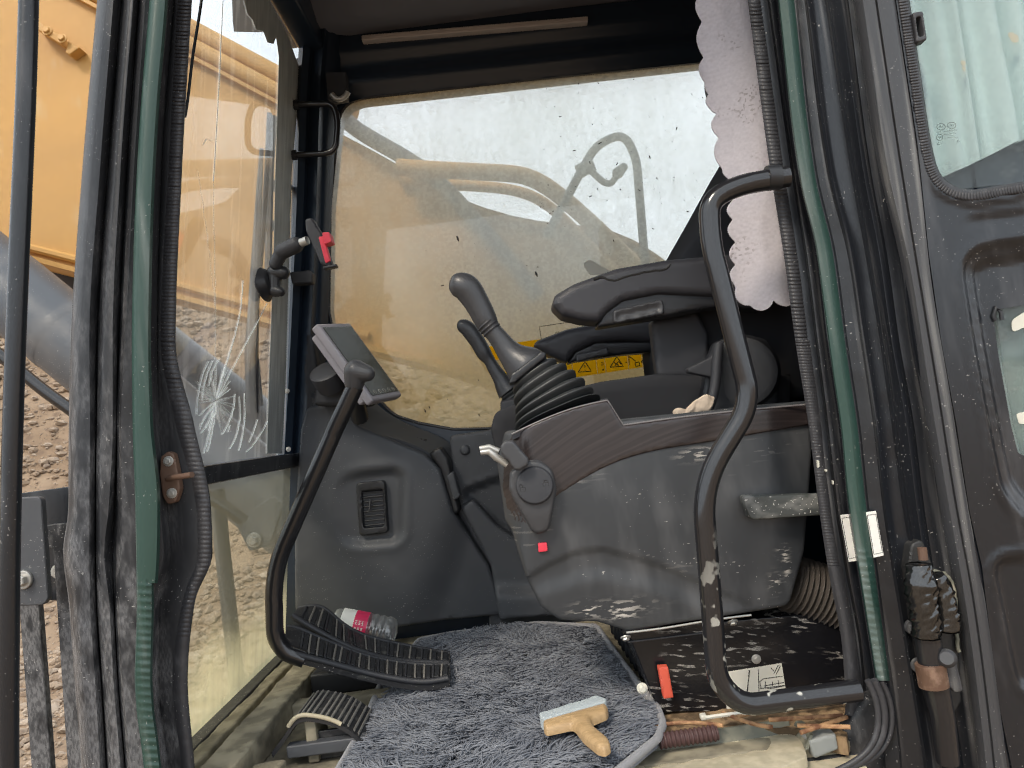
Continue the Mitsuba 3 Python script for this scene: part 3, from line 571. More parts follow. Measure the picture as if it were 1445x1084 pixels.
for k in range(70):
    a = rng.uniform(0, 6.283); l = rng.uniform(6, 26) * (1 + 0.5 * abs(math.sin(a))); s0 = rng.uniform(1, 5)
    ck([c0 + s0 * np.array([math.cos(a), 1.6 * math.sin(a)]), c0 + l * np.array([math.cos(a), 1.4 * math.sin(a)]) + rng.normal(0, 1.5, 2)], rng.uniform(0.6, 1.3), 5, 0.3)
for e in ([(343, 396), (337, 450), (322, 505), (306, 560)], [(377, 428), (350, 480), (326, 525), (307, 562)], [(330, 480), (318, 520), (306, 560)], [(303, 575), (294, 620), (288, 640)], [(301, 575), (285, 598), (282, 606)],
          [(303, 575), (292, 600), (284, 612)], [(306, 570), (300, 610), (293, 638)], [(332, 556), (328, 585), (316, 610), (313, 614)], [(338, 560), (339, 590), (332, 620), (324, 634)], [(345, 555), (345, 600), (337, 636)], [(391, 562), (375, 600), (360, 625), (348, 638)],
          [(364, 592), (358, 610), (352, 624)], [(325, 600), (322, 610)], [(278, 585), (280, 560), (286, 530), (295, 510)], [(286, 566), (288, 545), (294, 525), (301, 509)], [(295, 545), (300, 525), (310, 507)]):
    ck(e, 1.5)
ck([(315, -10), (309, 120), (301, 256)], 1.6, 24, 0.15); ck([(301, 258), (302, 330), (304, 450), (305, 520)], 0.5, 24, 0.3); ck([(279, 240), (292, 330), (305, 440)], 0.4, 24, 0.4); ck([(286, 205), (291, 196)], 1.6, 4, 0.1); ck([(291, 196), (300, 200)], .7, 4, .2)
obj('crack', cat(cr), 'crack', ws, False, label='white star-shaped crack with long lines running from it', kind='stuff')
# ledge and mud-caked beam on the floor along the lower pane
bx = PZ([(310, 1068), (414, 945)], FLOOR + 0.045)
def lump(m, a=0.006, f=30, seed=0):
    m = m.subdivide_to_size(0.02) if hasattr(m, 'subdivide_to_size') else m
    m.vertices = m.vertices + (np.stack([meshkit.fbm(m.vertices * f + 7 * k + seed, 3) for k in range(3)], 1) - 0.5) * a; return m
obj('floor_beam', lump(frame_box([-0.535, 1.12, FLOOR - 0.012], [0.055, 0, 0], [0, 0.76, 0], [0, 0, 0.05], 0.004)), 'floor_dirt', CAB, label='mud-caked beam along the foot of the front pane')
obj('floor_beam', lump(frame_box([-0.60, 1.12, FLOOR - 0.012], [0.03, 0, 0], [0, 0.78, 0], [0, 0, 0.03], 0.004), seed=3), 'floor_dirt', CAB)
obj('floor_rib', lump(frame_box([-0.48, 1.44, FLOOR - 0.012], [0.19, 0, 0], [0, 0.035, 0], [0, 0, 0.035], 0.004), seed=5), 'floor_dirt', CAB)
obj('floor_rib', lump(frame_box([-0.47, 1.16, FLOOR - 0.012], [0.05, 0, 0], [0, 0.05, 0], [0, 0, 0.03], 0.004), seed=9), 'floor_dirt', CAB)
# ------------------------------------------------------------------ the folded-back door at the right
DOOR = thing('cab_door', 'black stamped steel panel with a rounded upper window, at the right beyond the hinge', 'door')
DY = 1.046
edge = np.array([(1255, -90), (1264, 0), (1299, 240), (1311, 360), (1328, 480), (1350, 600), (1368, 720), (1386, 800), (1400, 920), (1411, 1000), (1428, 1084), (1445, 1180)], float)
uw = rnd([(1255, -200), (1283, 0), (1309, 200), (1328, 262), (1372, 272), (1470, 255), (1640, 235), (1640, -200)], [0, 0, 60, 40, 40, 0, 0, 0], 8)
uwp = sg.Polygon(uw)
lw1 = sg.Polygon(rnd([(1352, 352), (1560, 320), (1560, 780), (1440, 725), (1412, 690), (1392, 590), (1372, 480)], [45, 0, 0, 60, 60, 0, 0], 8))
lg = rnd([(1410, 436), (1560, 410), (1560, 690), (1446, 640), (1436, 600), (1418, 500)], [3, 0, 0, 10, 10, 0])
lr = sg.Polygon(rnd([(1398, 788), (1560, 770), (1560, 1000), (1436, 972), (1426, 930)], [26, 0, 0, 30, 20], 8))
def dfn(P):
    a = sd(uwp, P); b = sd(lw1, P); c = sd(lr, P)
    d = -0.004 * np.exp(-((a + 11) / 6.0) ** 2) + 0.006 * sst(-8, 0, a)
    d = d + 0.006 * sst(0, 9, b) + 0.008 * sst(17, 26, b) - 0.004 * np.exp(-((b + 5) / 5.0) ** 2)
    d = d + 0.008 * sst(0, 12, c) - 0.003 * np.exp(-((c + 5) / 4.0) ** 2)
    ln = (P[:, 1] - (318 - 0.12 * (P[:, 0] - 1345))); d = d + 0.0035 * np.exp(-(ln / 7.0) ** 2) * sst(1352, 1385, P[:, 0])
    return d
outl = np.vstack([edge, [(1690, 1180), (1640, 190), (1470, 262), (1400, 272), (1345, 268), (1320, 246), (1300, 180), (1278, 0), (1266, -90)]])
obj('panel', panel(outl, ('y', DY), 0.03, 0, fn=dfn, step=7, holes=[lg]), 'paint_black', DOOR, 50)
def ringtrim(path, Y, w, name, mat, par, pitch=4.5, rib=0.0016, h=0.009, off=0.0):
    P = resample(spl(path, 120), pitch / 4, False); t = np.gradient(P, axis=0); t /= np.linalg.norm(t, axis=1, keepdims=True); nn = np.stack([-t[:, 1], t[:, 0]], 1)
    s = np.arange(len(P)) / 4.0; rb = rib * (np.abs((s % 1) - 0.5) * 2) ** 3; V = []
    for u in np.linspace(-1, 1, 8): V.append(PY(P + nn * (u * w / 2 + off), Y - h * (1 - u ** 4) ** 0.7 + rb * (1 - u ** 8)))
    V = np.stack(V, 1); R, C = V.shape[:2]; idx = np.arange(R * C).reshape(R, C); q = np.stack([idx[:-1, :-1], idx[1:, :-1], idx[1:, 1:], idx[:-1, 1:]], -1).reshape(-1, 4)
    B = V.reshape(-1, 3).copy(); B[:, 1] = Y + 0.006; n = R * C; f = [q[:, [0, 1, 2]], q[:, [0, 2, 3]], q[:, [2, 1, 0]] + n, q[:, [3, 2, 0]] + n]
    loop = np.r_[idx[0], idx[1:, -1], idx[-1, -2::-1], idx[-2:0:-1, 0]]; i, j = loop, np.roll(loop, -1); f += [np.stack([i, j, j + n], 1), np.stack([i, j + n, i + n], 1)]
    return obj(name, TM(np.vstack([V.reshape(-1, 3), B]), np.vstack(f)), mat, par, 60)
ringtrim([(1262, -90), (1274, 0), (1292, 120), (1311, 230), (1325, 258), (1345, 272), (1372, 277), (1400, 273), (1470, 262), (1640, 238)], DY + 0.004, 19, 'window_trim', 'rubber', DOOR)
dg = obj('window_pane', panel([(1262, -150), (1283, 0), (1318, 240), (1340, 268), (1640, 238), (1640, -150)], ('y', DY + 0.008), 0.004, step=60), 'glass_door', DOOR, False)
obj('window_latch', cat(panel(rnd([(1288, 17), (1303, 15), (1309, 56), (1294, 60)], 4), ('y', DY - 0.006), 0.014, 2, step=4, holes=[rnd([(1293, 24), (1300, 23), (1304, 50), (1297, 52)], 3)])), 'rubber', dg, 40, label='small dark rectangular latch frame on the edge of the pane')
# the approval marks etched in its corner
mk = []
for (cx, cy), (a, b) in (((1328, 179), (6, 4.5)), ((1343, 177), (6, 4.5)), ((1326, 194), (4.5, 4.5))):
    t = np.linspace(0, 6.283, 25); mk.append(np.stack([cx + a * np.cos(t), cy + b * np.sin(t)], 1)); mk += [[(cx - a * .5, cy + 1), (cx - a * .2, cy - 1.6), (cx, cy + 1.2), (cx + a * .3, cy - 1.4), (cx + a * .5, cy + 1)]]
rng = np.random.default_rng(2)
for y0, x0, x1 in ((186, 1324, 1351), (190.5, 1332, 1348), (196, 1334, 1352)):
    x = x0
    while x < x1: mk.append([(x, y0 - 0.1 * (x - 1324)), (x + rng.uniform(.8, 2), y0 - 0.1 * (x - 1324) + rng.uniform(-.8, .8))]); x += rng.uniform(2, 3)
for cx, cy in ((1324, 203), (1352, 199)): mk.append([(cx - 1.8, cy + 1.5), (cx, cy - 1.5), (cx + 1.8, cy + 1.5), (cx - 1.8, cy + 1.5)])
obj('approval_mark', seg_strokes(mk, lambda P: PY(P, DY + 0.0075), 0.0006), 'ink', dg, False, label='small round approval marks etched in the corner of the pane')
lp_ = obj('lower_pane', panel(sg.Polygon(lg).buffer(4).exterior.coords[:-1], ('y', DY + 0.018), 0.004, step=60), 'glass_door', DOOR, False, label='lower pane with torn cream tape stuck to it')
obj('tape_scrap', cat(panel(rnd([(1428, 452), (1446, 440), (1470, 436), (1470, 470), (1445, 462), (1428, 470)], 8), ('y', DY + 0.0165), 0.001, step=8), panel(rnd([(1434, 584), (1470, 575), (1470, 600), (1438, 598)], 4), ('y', DY + 0.0165), 0.001, step=8)), 'sticker_white', lp_, 40)
obj('pane_backing', box(0.62, 0.86, DY + 0.06, DY + 0.064, 1.45, 1.95), 'pale_sheet', DOOR)
obj('catch', cat(tube(PY([(1414, 452), (1412, 440), (1405, 434), (1402, 446), (1405, 453)], DY + 0.012), 0.003, 8)), 'plastic_black', DOOR, 50)
# curtain hanging behind the pane
def cfold(P): u = P[:, 0] - 0.16 * P[:, 1]; return sum(a * np.exp(-np.abs((u - c) / (1.5 * w)) ** 1.5) for c, w, a in ((1285, 6, .02), (1314, 9, .04), (1345, 6, .022), (1367, 3, .04), (1384, 8, .024), (1425, 5, .035), (1470, 9, .04), (1520, 7, .04))) + 0.014 * meshkit.fbm(np.stack([u * 0.03, P[:, 1] * 0.004, u * 0], -1), 2)
m = panel([(1262, -140), (1290, 40), (1322, 248), (1372, 230), (1450, 192), (1640, 130), (1640, -140)], ('y', DY + 0.035), 0.002, 0, fn=cfold, step=3)
one('window_curtain', m, 'curtain_pale', 'pale curtain in soft folds seen through the rounded window at the upper right', 'curtain', smooth=60)
cu = [k for k in scene if k.startswith('window_curtain')][0]
mm = []
for x, y, r in ((1431, 54, 7), (1427, 50, 5), (1359, 89, 4), (1360, 97, 3)): mm.append(panel(rnd([(x - r, y - r), (x + r * .8, y - r * .7), (x + r, y + r), (x - r * .7, y + r * .8)], r), ('y', DY + 0.034), 0.001, step=4))
obj('stain', cat(mm), 'stain', cu, 30, label='faded orange stains on the pale curtain', kind='stuff')
obj('inner_sheet', box(0.60, 0.93, DY + 0.15, DY + 0.16, 1.0, 2.75), 'paint_inside', DOOR)

# ------------------------------------------------------------------ boom, its pipes, its cylinders
BY = 2.52
BOOM = thing('excavator_boom', 'large yellow steel boom beside the cab rising out of the top left corner', 'boom')
top = [(-260, -196), (-120, -121), (137, 15), (266, 83), (396, 152), (480, 197), (560, 240), (640, 285), (760, 322), (870, 338), (960, 392), (1080, 480)]
bot = [(1000, 600), (820, 575), (650, 523), (520, 487), (375, 449), (250, 415), (130, 384), (32, 358), (-120, 320), (-260, 290)]
obj('side_plate', panel(top + bot, ('y', BY), 0.03, 0, step=40), 'paint_yellow', BOOM, 30)
def flange(line, y0, y1, th, dz=0.0):
    A = PY(line, BY); A[:, 1] = y0; A[:, 2] += dz; B = A.copy(); B[:, 1] = y1; return strip(A, B, th, (0.35, 0, -1.0))
obj('top_flange', flange(spl(top, 40), BY - 0.025, BY + 0.55, -0.02), 'paint_yellow', BOOM, 40)
obj('bottom_flange', flange(spl(bot[::-1], 40), BY - 0.03, BY + 0.55, 0.02, 0.0), 'paint_yellow', BOOM, 40)
obj('edge_strip', tube(PY([(-260, 279), (32, 347), (130, 372), (250, 402), (375, 436), (520, 474)], BY - 0.01), 0.014, 8), 'paint_yellow', BOOM, 40)
m = PY(top + bot, BY + 0.52); obj('side_plate', panel(np.c_[np.array(top + bot)[:, 0] * 0.83 + 722 * .17, np.array(top + bot)[:, 1] * .83 + 595 * .17], ('y', BY + 0.52), 0.03, 0, step=60), 'paint_yellow', BOOM, 30)
for dy, Yp, r, a, b in ((-44, BY - 0.02, 0.033, -260, 500), (-21, BY - 0.055, 0.028, -260, 470)):
    xs = np.linspace(a, b, 14); obj('pipe', tube(PY(np.stack([xs, 15 + 0.535 * (xs - 137) + dy], 1), Yp + 0.05), r, 16), 'paint_yellow', BOOM, 50, label='yellow painted pipe along the top of the boom')
# dark steel pipes by the boom foot, behind the dusty window
for pts, Y, r in ((spl([(470, 150), (500, 180), (560, 216), (615, 254), (660, 300), (700, 345), (760, 420)], 40), BY - 0.06, 0.026), (spl([(560, 236), (620, 240), (700, 244), (750, 252), (800, 285), (850, 330), (900, 380), (960, 450)], 50), BY - 0.10, 0.027), (spl([(566, 254), (640, 261), (720, 268), (770, 288), (820, 335), (880, 400), (920, 450)], 50), BY - 0.02, 0.018)):
    obj('pipe', tube(PY(pts, Y), r, 16), 'steel_cyl' if r == 0.026 else 'paint_yellow', BOOM, 50, label='dark grey pipe slanting along the boom' if r == 0.026 else 'yellow pipe curving over the boom foot')
bp = obj('bolted_block', frame_box(PY([(59, 36)], BY - 0.001)[0], PY([(98, 61)], BY - 0.001)[0] - PY([(59, 36)], BY - 0.001)[0], [0, -0.055, 0], [0.004, 0, -0.035], 0.004), 'paint_yellow', BOOM, label='small yellow block with two bolts on the boom plate')
m = obj('gusset', panel([(96, 58), (112, 67), (98, 77), (92, 74)], ('y', BY - 0.045), 0.044, 1, step=6), 'paint_yellow', BOOM)
for p in ((67, 44), (88, 55)): obj('bolt', bolt(PY([p], BY - 0.055)[0], (0, -1, 0.15), 0.017, 0.012), 'paint_yellow', bp)
def cyl(name, label, p0, p1, Y, r, rod):
    k = thing(name, label, 'hydraulic cylinder', 'boom cylinders'); A, B = PY([p0], Y)[0], PY([p1], Y)[0]
    obj('barrel', lathe(A, B, [(0, r * .9), (0.004, r), (.30, r), (.302, r * 1.015), (.32, r * 1.015), (.322, r), (.996, r), (1, r * .9)], 40), 'steel_cyl', k, 50)
    d = (B - A); obj('rod', lathe(B, B + d * 0.25, [(0, r * .5), (1, r * .5)], 24), 'metal_pale', k, 50); return k
cyl('boom_cylinder', 'thick grey hydraulic cylinder slanting below the yellow boom, nearer one, seen left of the pillar', (-80, 334), (480, 785), 2.30, 0.118, 1)
cyl('boom_cylinder', 'grey hydraulic cylinder seen through the cracked windscreen behind the nearer one', (-10, 318), (440, 672), 3.15, 0.135, 1)
labels['boom_cylinder'].pop('group'); labels['boom_cylinder_001'].pop('group')
one('hydraulic_hose', tube(PY(spl([(-60, 455), (25, 521), (62, 551), (98, 577), (160, 622), (230, 668), (300, 705), (345, 735)], 50), 1.95), 0.0155, 12), 'rod_black', 'black hydraulic hose slanting below the grey cylinder, left of the front pillar', 'hose')
# wiper outside the windscreen
WP = thing('windscreen_wiper', 'long grey wiper lying upright on the outside of the windscreen', 'wiper')
obj('blade', tube(PW([(380, 160), (376, 250), (370, 340), (362, 430), (361, 500), (368, 572)], 0.02), 0.006, 8), 'plastic_black', WP)
obj('arm', tube(PW([(386, 165), (381, 240), (379, 330), (378, 420)], 0.035), 0.009, 8), 'paint_grey', WP)
obj('arm_cover', tube(PW([(369, 210), (364, 300), (359, 400), (354, 500), (356, 582)], 0.012), [.005, .008, .011, .014, .013], 8), 'paint_grey', WP, label='broad dusty lower wiper arm')
obj('clamp', cat(frame_box(PW([(374, 260)], 0.05)[0], [0.05, 0, 0], [0, .07, 0], [0, 0, .008]), ball(PW([(379, 318)], .03)[0], .016)), 'plastic_black', WP)
one('hanging_wire', tube(np.vstack([PW(spl([(287, -20), (280, 30), (272, 80), (265, 140), (261, 165)], 20), -0.02)]), 0.0026, 6), 'plastic_black', 'thin black wire hanging down beside the front pillar', 'wire')
# handrail and guard in front of the cab
one('handrail', tube(PY(spl([(42, -80), (39, 60), (33, 220), (24, 430), (17, 640), (13, 860), (12, 1084), (13, 1180)], 50), 0.98), 0.0118, 18), 'paint_black', 'straight black upright handrail at the left edge in front of the pillar', 'handrail')
GD = thing('guard_frame', 'black bolted guard frame of upright flat bars low at the left', 'guard frame')
obj('crossbar', panel([(-60, 708), (104, 686), (160, 680), (160, 735), (98, 742), (-60, 760)], ('y', 1.42), 0.02, 1, step=30), 'paint_black', GD)
obj('crossbar', panel([(-40, 775), (60, 768), (160, 760), (160, 845), (60, 848), (-40, 850)], ('y', 1.45), 0.02, 1, step=30), 'paint_black', GD)
pt = obj('plate', panel(rnd([(-30, 705), (58, 701), (68, 846), (60, 854), (-20, 858)], [0, 8, 9, 4, 0]), ('y', 1.30), 0.012, 1.5, step=14), 'plastic_dash', GD, label='grey rounded plate with a bolt')
obj('bolt', bolt(PY([(34, 818)], 1.299)[0], (0, -1, 0), 0.0155, 0.016), 'metal_pale', pt); obj('bolt', bolt(PY([(84, 806)], 1.448)[0], (0, -1, 0), 0.014, 0.016), 'metal_pale', GD)
for q in ([(26, 848), (54, 846), (73, 1100), (45, 1100)], [(72, 740), (101, 738), (118, 1100), (96, 1100)], [(62, 742), (92, 738), (95, 772), (66, 775)], [(-40, 850), (-14, 850), (0, 1100), (-25, 1100)]):
    obj('bar', panel(q, ('y', 1.40), 0.014, 1.5, step=30), 'paint_muddy', GD)
# guard plates seen through the lower pane
obj('post', tube(PY([(306, 690), (312, 760), (322, 850), (334, 960), (345, 1080)], 2.05), 0.020, 12), 'paint_grey', GD, label='pale upright post behind the muddy lower pane')
pl2 = obj('plate', panel(rnd([(330, 735), (385, 700), (400, 712), (380, 770), (352, 778)], 5), ('y', 2.05), 0.012, 1, step=14), 'steel_cyl', GD); obj('bolt', bolt(PY([(359, 762)], 2.048)[0], (0, -1, 0), 0.02, 0.02), 'metal_pale', pl2)
# mirror bracket and rail beyond the far window
MR = thing('mirror_bracket', 'bent grey tube bracket with a clamp beyond the dusty right window', 'mirror bracket')
obj('tube', tube(bent(np.vstack([PY([q], 2.35) for q in ((770, 335), (822, 238), (842, 204), (880, 188), (898, 222), (908, 345), (916, 460))]), [0, .05, .06, .05, .06, 0, 0]), 0.0135, 12), 'steel_cyl', MR, 50)
obj('clamp', cat(lathe(PY([(816, 243)], 2.35)[0], PY([(836, 232)], 2.35)[0], [(0, .022), (1, .022)]), tube(bent(PY([(828, 236), (852, 258), (862, 260), (872, 246)], 2.33), .03), .010, 10), blob([((PY([(872, 244)], 2.33)[0], .018), (PY([(880, 236)], 2.33)[0], .013))])), 'steel_cyl', MR, 50)
# ------------------------------------------------------------------ right-hand dash with its air vent
DASH = thing('side_dash', 'large moulded dark grey dash panel with a small square air vent, below the right window', 'dash panel')
vent_o = sg.Polygon(rnd([(462, 668), (560, 657), (574, 668), (574, 752), (562, 768), (468, 776)], [50, 20, 14, 14, 20, 60]))
def dash(P):
    a = sd(vent_o, P); e = sst(462, 520, P[:, 0])
    d = 0.016 * sst(0, 13, a) * e - 0.003 * np.exp(-((a + 4) / 5.0) ** 2) * e
    d = d + 0.05 * sst(420, 405, P[:, 0]) - 0.016 * np.sin(np.clip((P[:, 1] - 590) / 280, 0, 1) * math.pi)
    return d + 0.025 * sst(600, 690, P[:, 0] + 0.35 * (P[:, 1] - 700)) ** 2
main = rnd([(413, 856), (424, 606), (432, 574), (488, 566), (505, 600), (600, 640), (622, 662), (640, 722), (690, 800), (712, 872), (560, 886), (420, 880)], [8, 6, 14, 10, 14, 10, 14, 30, 30, 4, 4, 6], 7)
obj('panel', panel(main, ('y', 1.845), 0.09, 4, fn=dash, step=5), 'plastic_dash', DASH, 60)
# sloping shelf between the panel and the window with a slotted demister
shelf_near = [(440, 562), (478, 568), (505, 598), (560, 620), (604, 638), (626, 660)]; shelf_far = [(436, 520), (520, 560), (546, 582), (590, 604), (630, 622), (645, 640)]
obj('shelf', strip(PY(shelf_near, 1.853), PY(shelf_far, 1.935), 0.02, (0, 0.2, -1), 24), 'plastic_dash', DASH, 50)
for k in range(7):
    t = k / 6; a = np.array([564 + 34 * t, 615 + 9.5 * t]); obj('demister_slot', frame_box(PY([a], 1.888)[0] + [0, 0, 0.0035], [0.006, 0, -0.002], [0.004, 0.028, 0.006], [0, 0, 0.003], 0.001), 'ink', DASH)
obj('edge_piece', panel(rnd([(604, 640), (622, 630), (634, 648), (642, 690), (650, 722), (640, 728), (628, 690), (620, 662)], 6), ('y', 1.84), 0.05, 4, step=5), 'plastic_black', DASH, 60)
obj('clip', panel(rnd([(630, 672), (640, 664), (650, 700), (640, 708)], 3), ('y', 1.832), 0.03, 2, step=4), 'plastic_dash', DASH, 50)
# the second panel under the window, with a round cover and a pocket
def sp_fn(P): b = sd(sg.Polygon(rnd([(646, 694), (705, 672), (900, 640), (900, 800), (760, 770), (700, 740)], 10)), P); return 0.012 * sst(0, 4, b) - 0.004 * np.exp(-((b + 2) / 2.5) ** 2)
obj('rear_panel', panel(rnd([(634, 615), (700, 605), (1000, 570), (1100, 860), (690, 890), (690, 800), (640, 716)], [10, 0, 0, 0, 0, 10, 10]), ('y', 1.885), 0.05, 3, fn=sp_fn, step=6), 'plastic_dash', DASH, 50)
obj('round_cover', lathe(PY([(656, 635)], 1.886)[0], PY([(656, 635)], 1.876)[0], [(0, .0125), (.6, .0125), (.9, .010), (1, .006)]), 'plastic_dash', DASH, 50)
def rl(P): return 0.02 * sst(730, 700, P[:, 0] - 0.2 * (P[:, 1] - 800))
obj('lower_panel', panel(rnd([(648, 716), (668, 706), (700, 742), (765, 785), (800, 868), (705, 876), (692, 800)], [8, 6, 12, 0, 0, 0, 10]), ('y', 1.835), 0.05, 4, fn=lambda P: 0.018 * sst(845, 825, P[:, 1]), step=6), 'plastic_dash', DASH, 50)
VT = obj('air_vent', panel(rnd([(502, 682), (543, 678), (548, 752), (507, 757)], 6), ('y', 1.828), 0.03, 2, step=5, holes=[rnd([(510, 693), (540, 690), (542, 743), (513, 746)], 4)]), 'plastic_black', DASH, 40)
obj('backing', panel([(508, 690), (542, 687), (544, 746), (511, 749)], ('y', 1.858), 0.004, step=20), 'ink', VT)
for k in range(8):
    t = (k + .5) / 8; a = np.array([510 + 3 * t, 693 + 53 * t]); b = np.array([540.5 + 2 * t, 690 + 53 * t])
    obj('slat', frame_box(PY([a], 1.836)[0], PY([b], 1.836)[0] - PY([a], 1.836)[0], [0, 0.016, 0.003], [0, 0, 0.0016], 0.0006), 'plastic_lever', VT)
for k in range(4):
    t = (k + .5) / 4; a = np.array([510 + 31 * t, 693 - 3 * t]); b = a + [2.6, 53]
    obj('fin', frame_box(PY([a], 1.846)[0], PY([b], 1.846)[0] - PY([a], 1.846)[0], [0, 0.010, 0], [0.0016, 0, 0], 0.0006), 'plastic_lever', VT)
obj('tab', frame_box(PY([(520, 720)], 1.829)[0], PY([(521, 705)], 1.829)[0] - PY([(520, 720)], 1.829)[0], [0, .008, 0], [.004, 0, 0], .001), 'plastic_lever', VT)
# ------------------------------------------------------------------ monitor on its arm
MO = thing('monitor', 'small tilted monitor in a light grey case with a dark screen', 'monitor')
A, B, D = PY([(447, 456)], 1.655)[0], PY([(494, 455)], 1.775)[0], PY([(527, 566)], 1.655)[0]
u, v = D - A, B - A; nrm = np.cross(u, v); nrm /= np.linalg.norm(nrm); nrm *= np.sign(nrm @ (CAM - A)) if abs(nrm @ (CAM - A)) > 1e-6 else 1
print('monitor normal', nrm, np.linalg.norm(u), np.linalg.norm(v))
cs_ = obj('case', frame_box(A, u, v, -nrm * 0.022, 0.006), 'grey_case', MO, 40)
obj('back_case', frame_box(A + u * .06 + v * .06 - nrm * 0.022, u * .88, v * .88, -nrm * 0.018, 0.005), 'grey_case', MO, 40)
obj('screen', frame_box(A + u * .06 + v * .07 + nrm * 0.0002, u * .88, v * .86, nrm * 0.0016, 0.0007), 'screen', cs_, 30)
ic = []
for k in range(5):
    c = A + u * .905 + v * (.2 + .15 * k) + nrm * .0022; t = np.linspace(0, 6.283, 13); r_ = .0042
    ic.append(tube(c + r_ * np.cos(t)[:, None] * u / np.linalg.norm(u) + r_ * np.sin(t)[:, None] * v / np.linalg.norm(v), .0005, 5))
    ic.append(tube([c - .002 * v / np.linalg.norm(v), c + .002 * v / np.linalg.norm(v)], .0005, 5))
obj('button_icon', cat(ic), 'metal_pale', cs_, 30, kind='stuff')
obj('mount', lathe(PY([(470, 545)], 1.745)[0], PY([(458, 522)], 1.715)[0], [(0, .034), (.5, .037), (.92, .037), (1, .030)]), 'plastic_soft', MO, 50)
obj('mount_foot', frame_box(PY([(441, 573)], 1.76)[0], PY([(520, 573)], 1.76)[0] - PY([(441, 573)], 1.76)[0], [0, .1, 0], PY([(446, 530)], 1.76)[0] - PY([(441, 573)], 1.76)[0], .012), 'plastic_soft', MO, 50)
obj('knuckle', cat(tube(np.vstack([PY([(500, 560)], 1.72), PY([(508, 590)], 1.78)]), .02, 12)), 'plastic_black', MO, 50)
obj('post_cover', panel(rnd([(432, 470), (442, 470), (450, 530), (520, 600), (430, 600), (428, 520)], 8), ('y', 1.87), .05, 4, step=8), 'plastic_soft', DASH, 50)
# ------------------------------------------------------------------ phone holder on the windscreen edge
PH = thing('phone_holder', 'black suction-cup phone holder with red clamp jaws', 'phone holder')
HY = PW([(369, 401)])[0][1]; s0 = PW([(369, 401)], -0.001)[0]; s1 = s0 + [0.018, -0.002, 0.003]; print('holder', HY, s0)
obj('suction_cup', lathe(s0, s1, [(0, .040), (.15, .041), (.4, .036), (1, .028), (1.3, .022)]), 'plastic_black', PH, 50)
obj('cup_base', blob([((PY([(388, 384)], HY - 0.010)[0], .017), (PY([(400, 385)], HY - 0.015)[0], .014)), ((PY([(388, 410)], HY - 0.010)[0], .014), (PY([(396, 412)], HY - 0.015)[0], .010)), ((PY([(388, 384)], HY - 0.010)[0], .015), (PY([(388, 410)], HY - 0.010)[0], .013))]), 'plastic_black', PH, 60)
ar = obj('arm', blob([((PY([(389, 372)], HY - 0.025)[0], .014), (PY([(398, 355)], HY - 0.035)[0], .015)), ((PY([(398, 355)], HY - 0.035)[0], .017), (PY([(417, 346)], HY - 0.045)[0], .017))]), 'plastic_soft', PH, 60)
obj('neck', tube(np.vstack([PY([(417, 346)], HY - 0.045), PY([(434, 339)], HY - 0.055)]), .009, 12), 'metal_pale', PH, 50, label='short bright metal neck')
obj('back_plate', panel(rnd([(430, 308), (440, 307), (454, 330), (468, 372), (466, 378), (452, 372), (438, 340), (431, 325)], 4), ('y', HY - 0.070), .022, 3, step=4), 'plastic_soft', PH, 50)
obj('red_pad', panel(rnd([(449, 334), (456, 333), (466, 368), (459, 372)], 2), ('y', HY - 0.074), .014, 1, step=5), 'red', PH, 40)
obj('red_jaw', panel(rnd([(454, 328), (464, 327), (468, 341), (458, 345)], 2), ('y', HY - 0.080), .03, 1, step=5), 'red', PH, 40)
obj('lower_jaw', frame_box(PY([(456, 380)], HY - 0.075)[0], PY([(475, 376)], HY - 0.075)[0] - PY([(456, 380)], HY - 0.075)[0], [0, .02, 0], [0, 0, .006], .002), 'plastic_black', PH)
one('post_clip', panel(rnd([(408, 384), (436, 381), (441, 385), (440, 399), (412, 401)], 3), ('y', 1.80), .03, 2, step=5), 'plastic_soft', 'dark clip around the front corner post beside the suction cup', 'clip')
# grab handle on the corner post
GH = thing('grab_loop', 'small black D-shaped grab handle on the front corner post', 'grab handle')
obj('bar', tube(bent(PY([(418, 148), (470, 146), (477, 170), (474, 216), (415, 219)], 1.83), .03), .0075, 12), 'rod_black', GH, 60)
for p in ((418, 148), (415, 219)): obj('foot', lathe(PY([p], 1.83)[0] + [-.014, 0, 0], PY([p], 1.83)[0] + [.006, 0, 0], [(0, .012), (1, .012)]), 'plastic_black', GH, 50)
one('roof_bracket', cat(panel(rnd([(459, 102), (488, 101), (489, 138), (462, 142)], 2), ('y', 1.865), .03, 1, step=8), ), 'plastic_soft', 'small dark bracket block above the grab handle in the roof corner', 'bracket')
rb = [k for k in scene if k.startswith('roof_bracket')][0]
obj('coil', tube(PY(spl([(468, 133), (476, 140), (486, 137), (491, 130)], 20), 1.85), .007, 10), 'metal_pale', rb, 50)

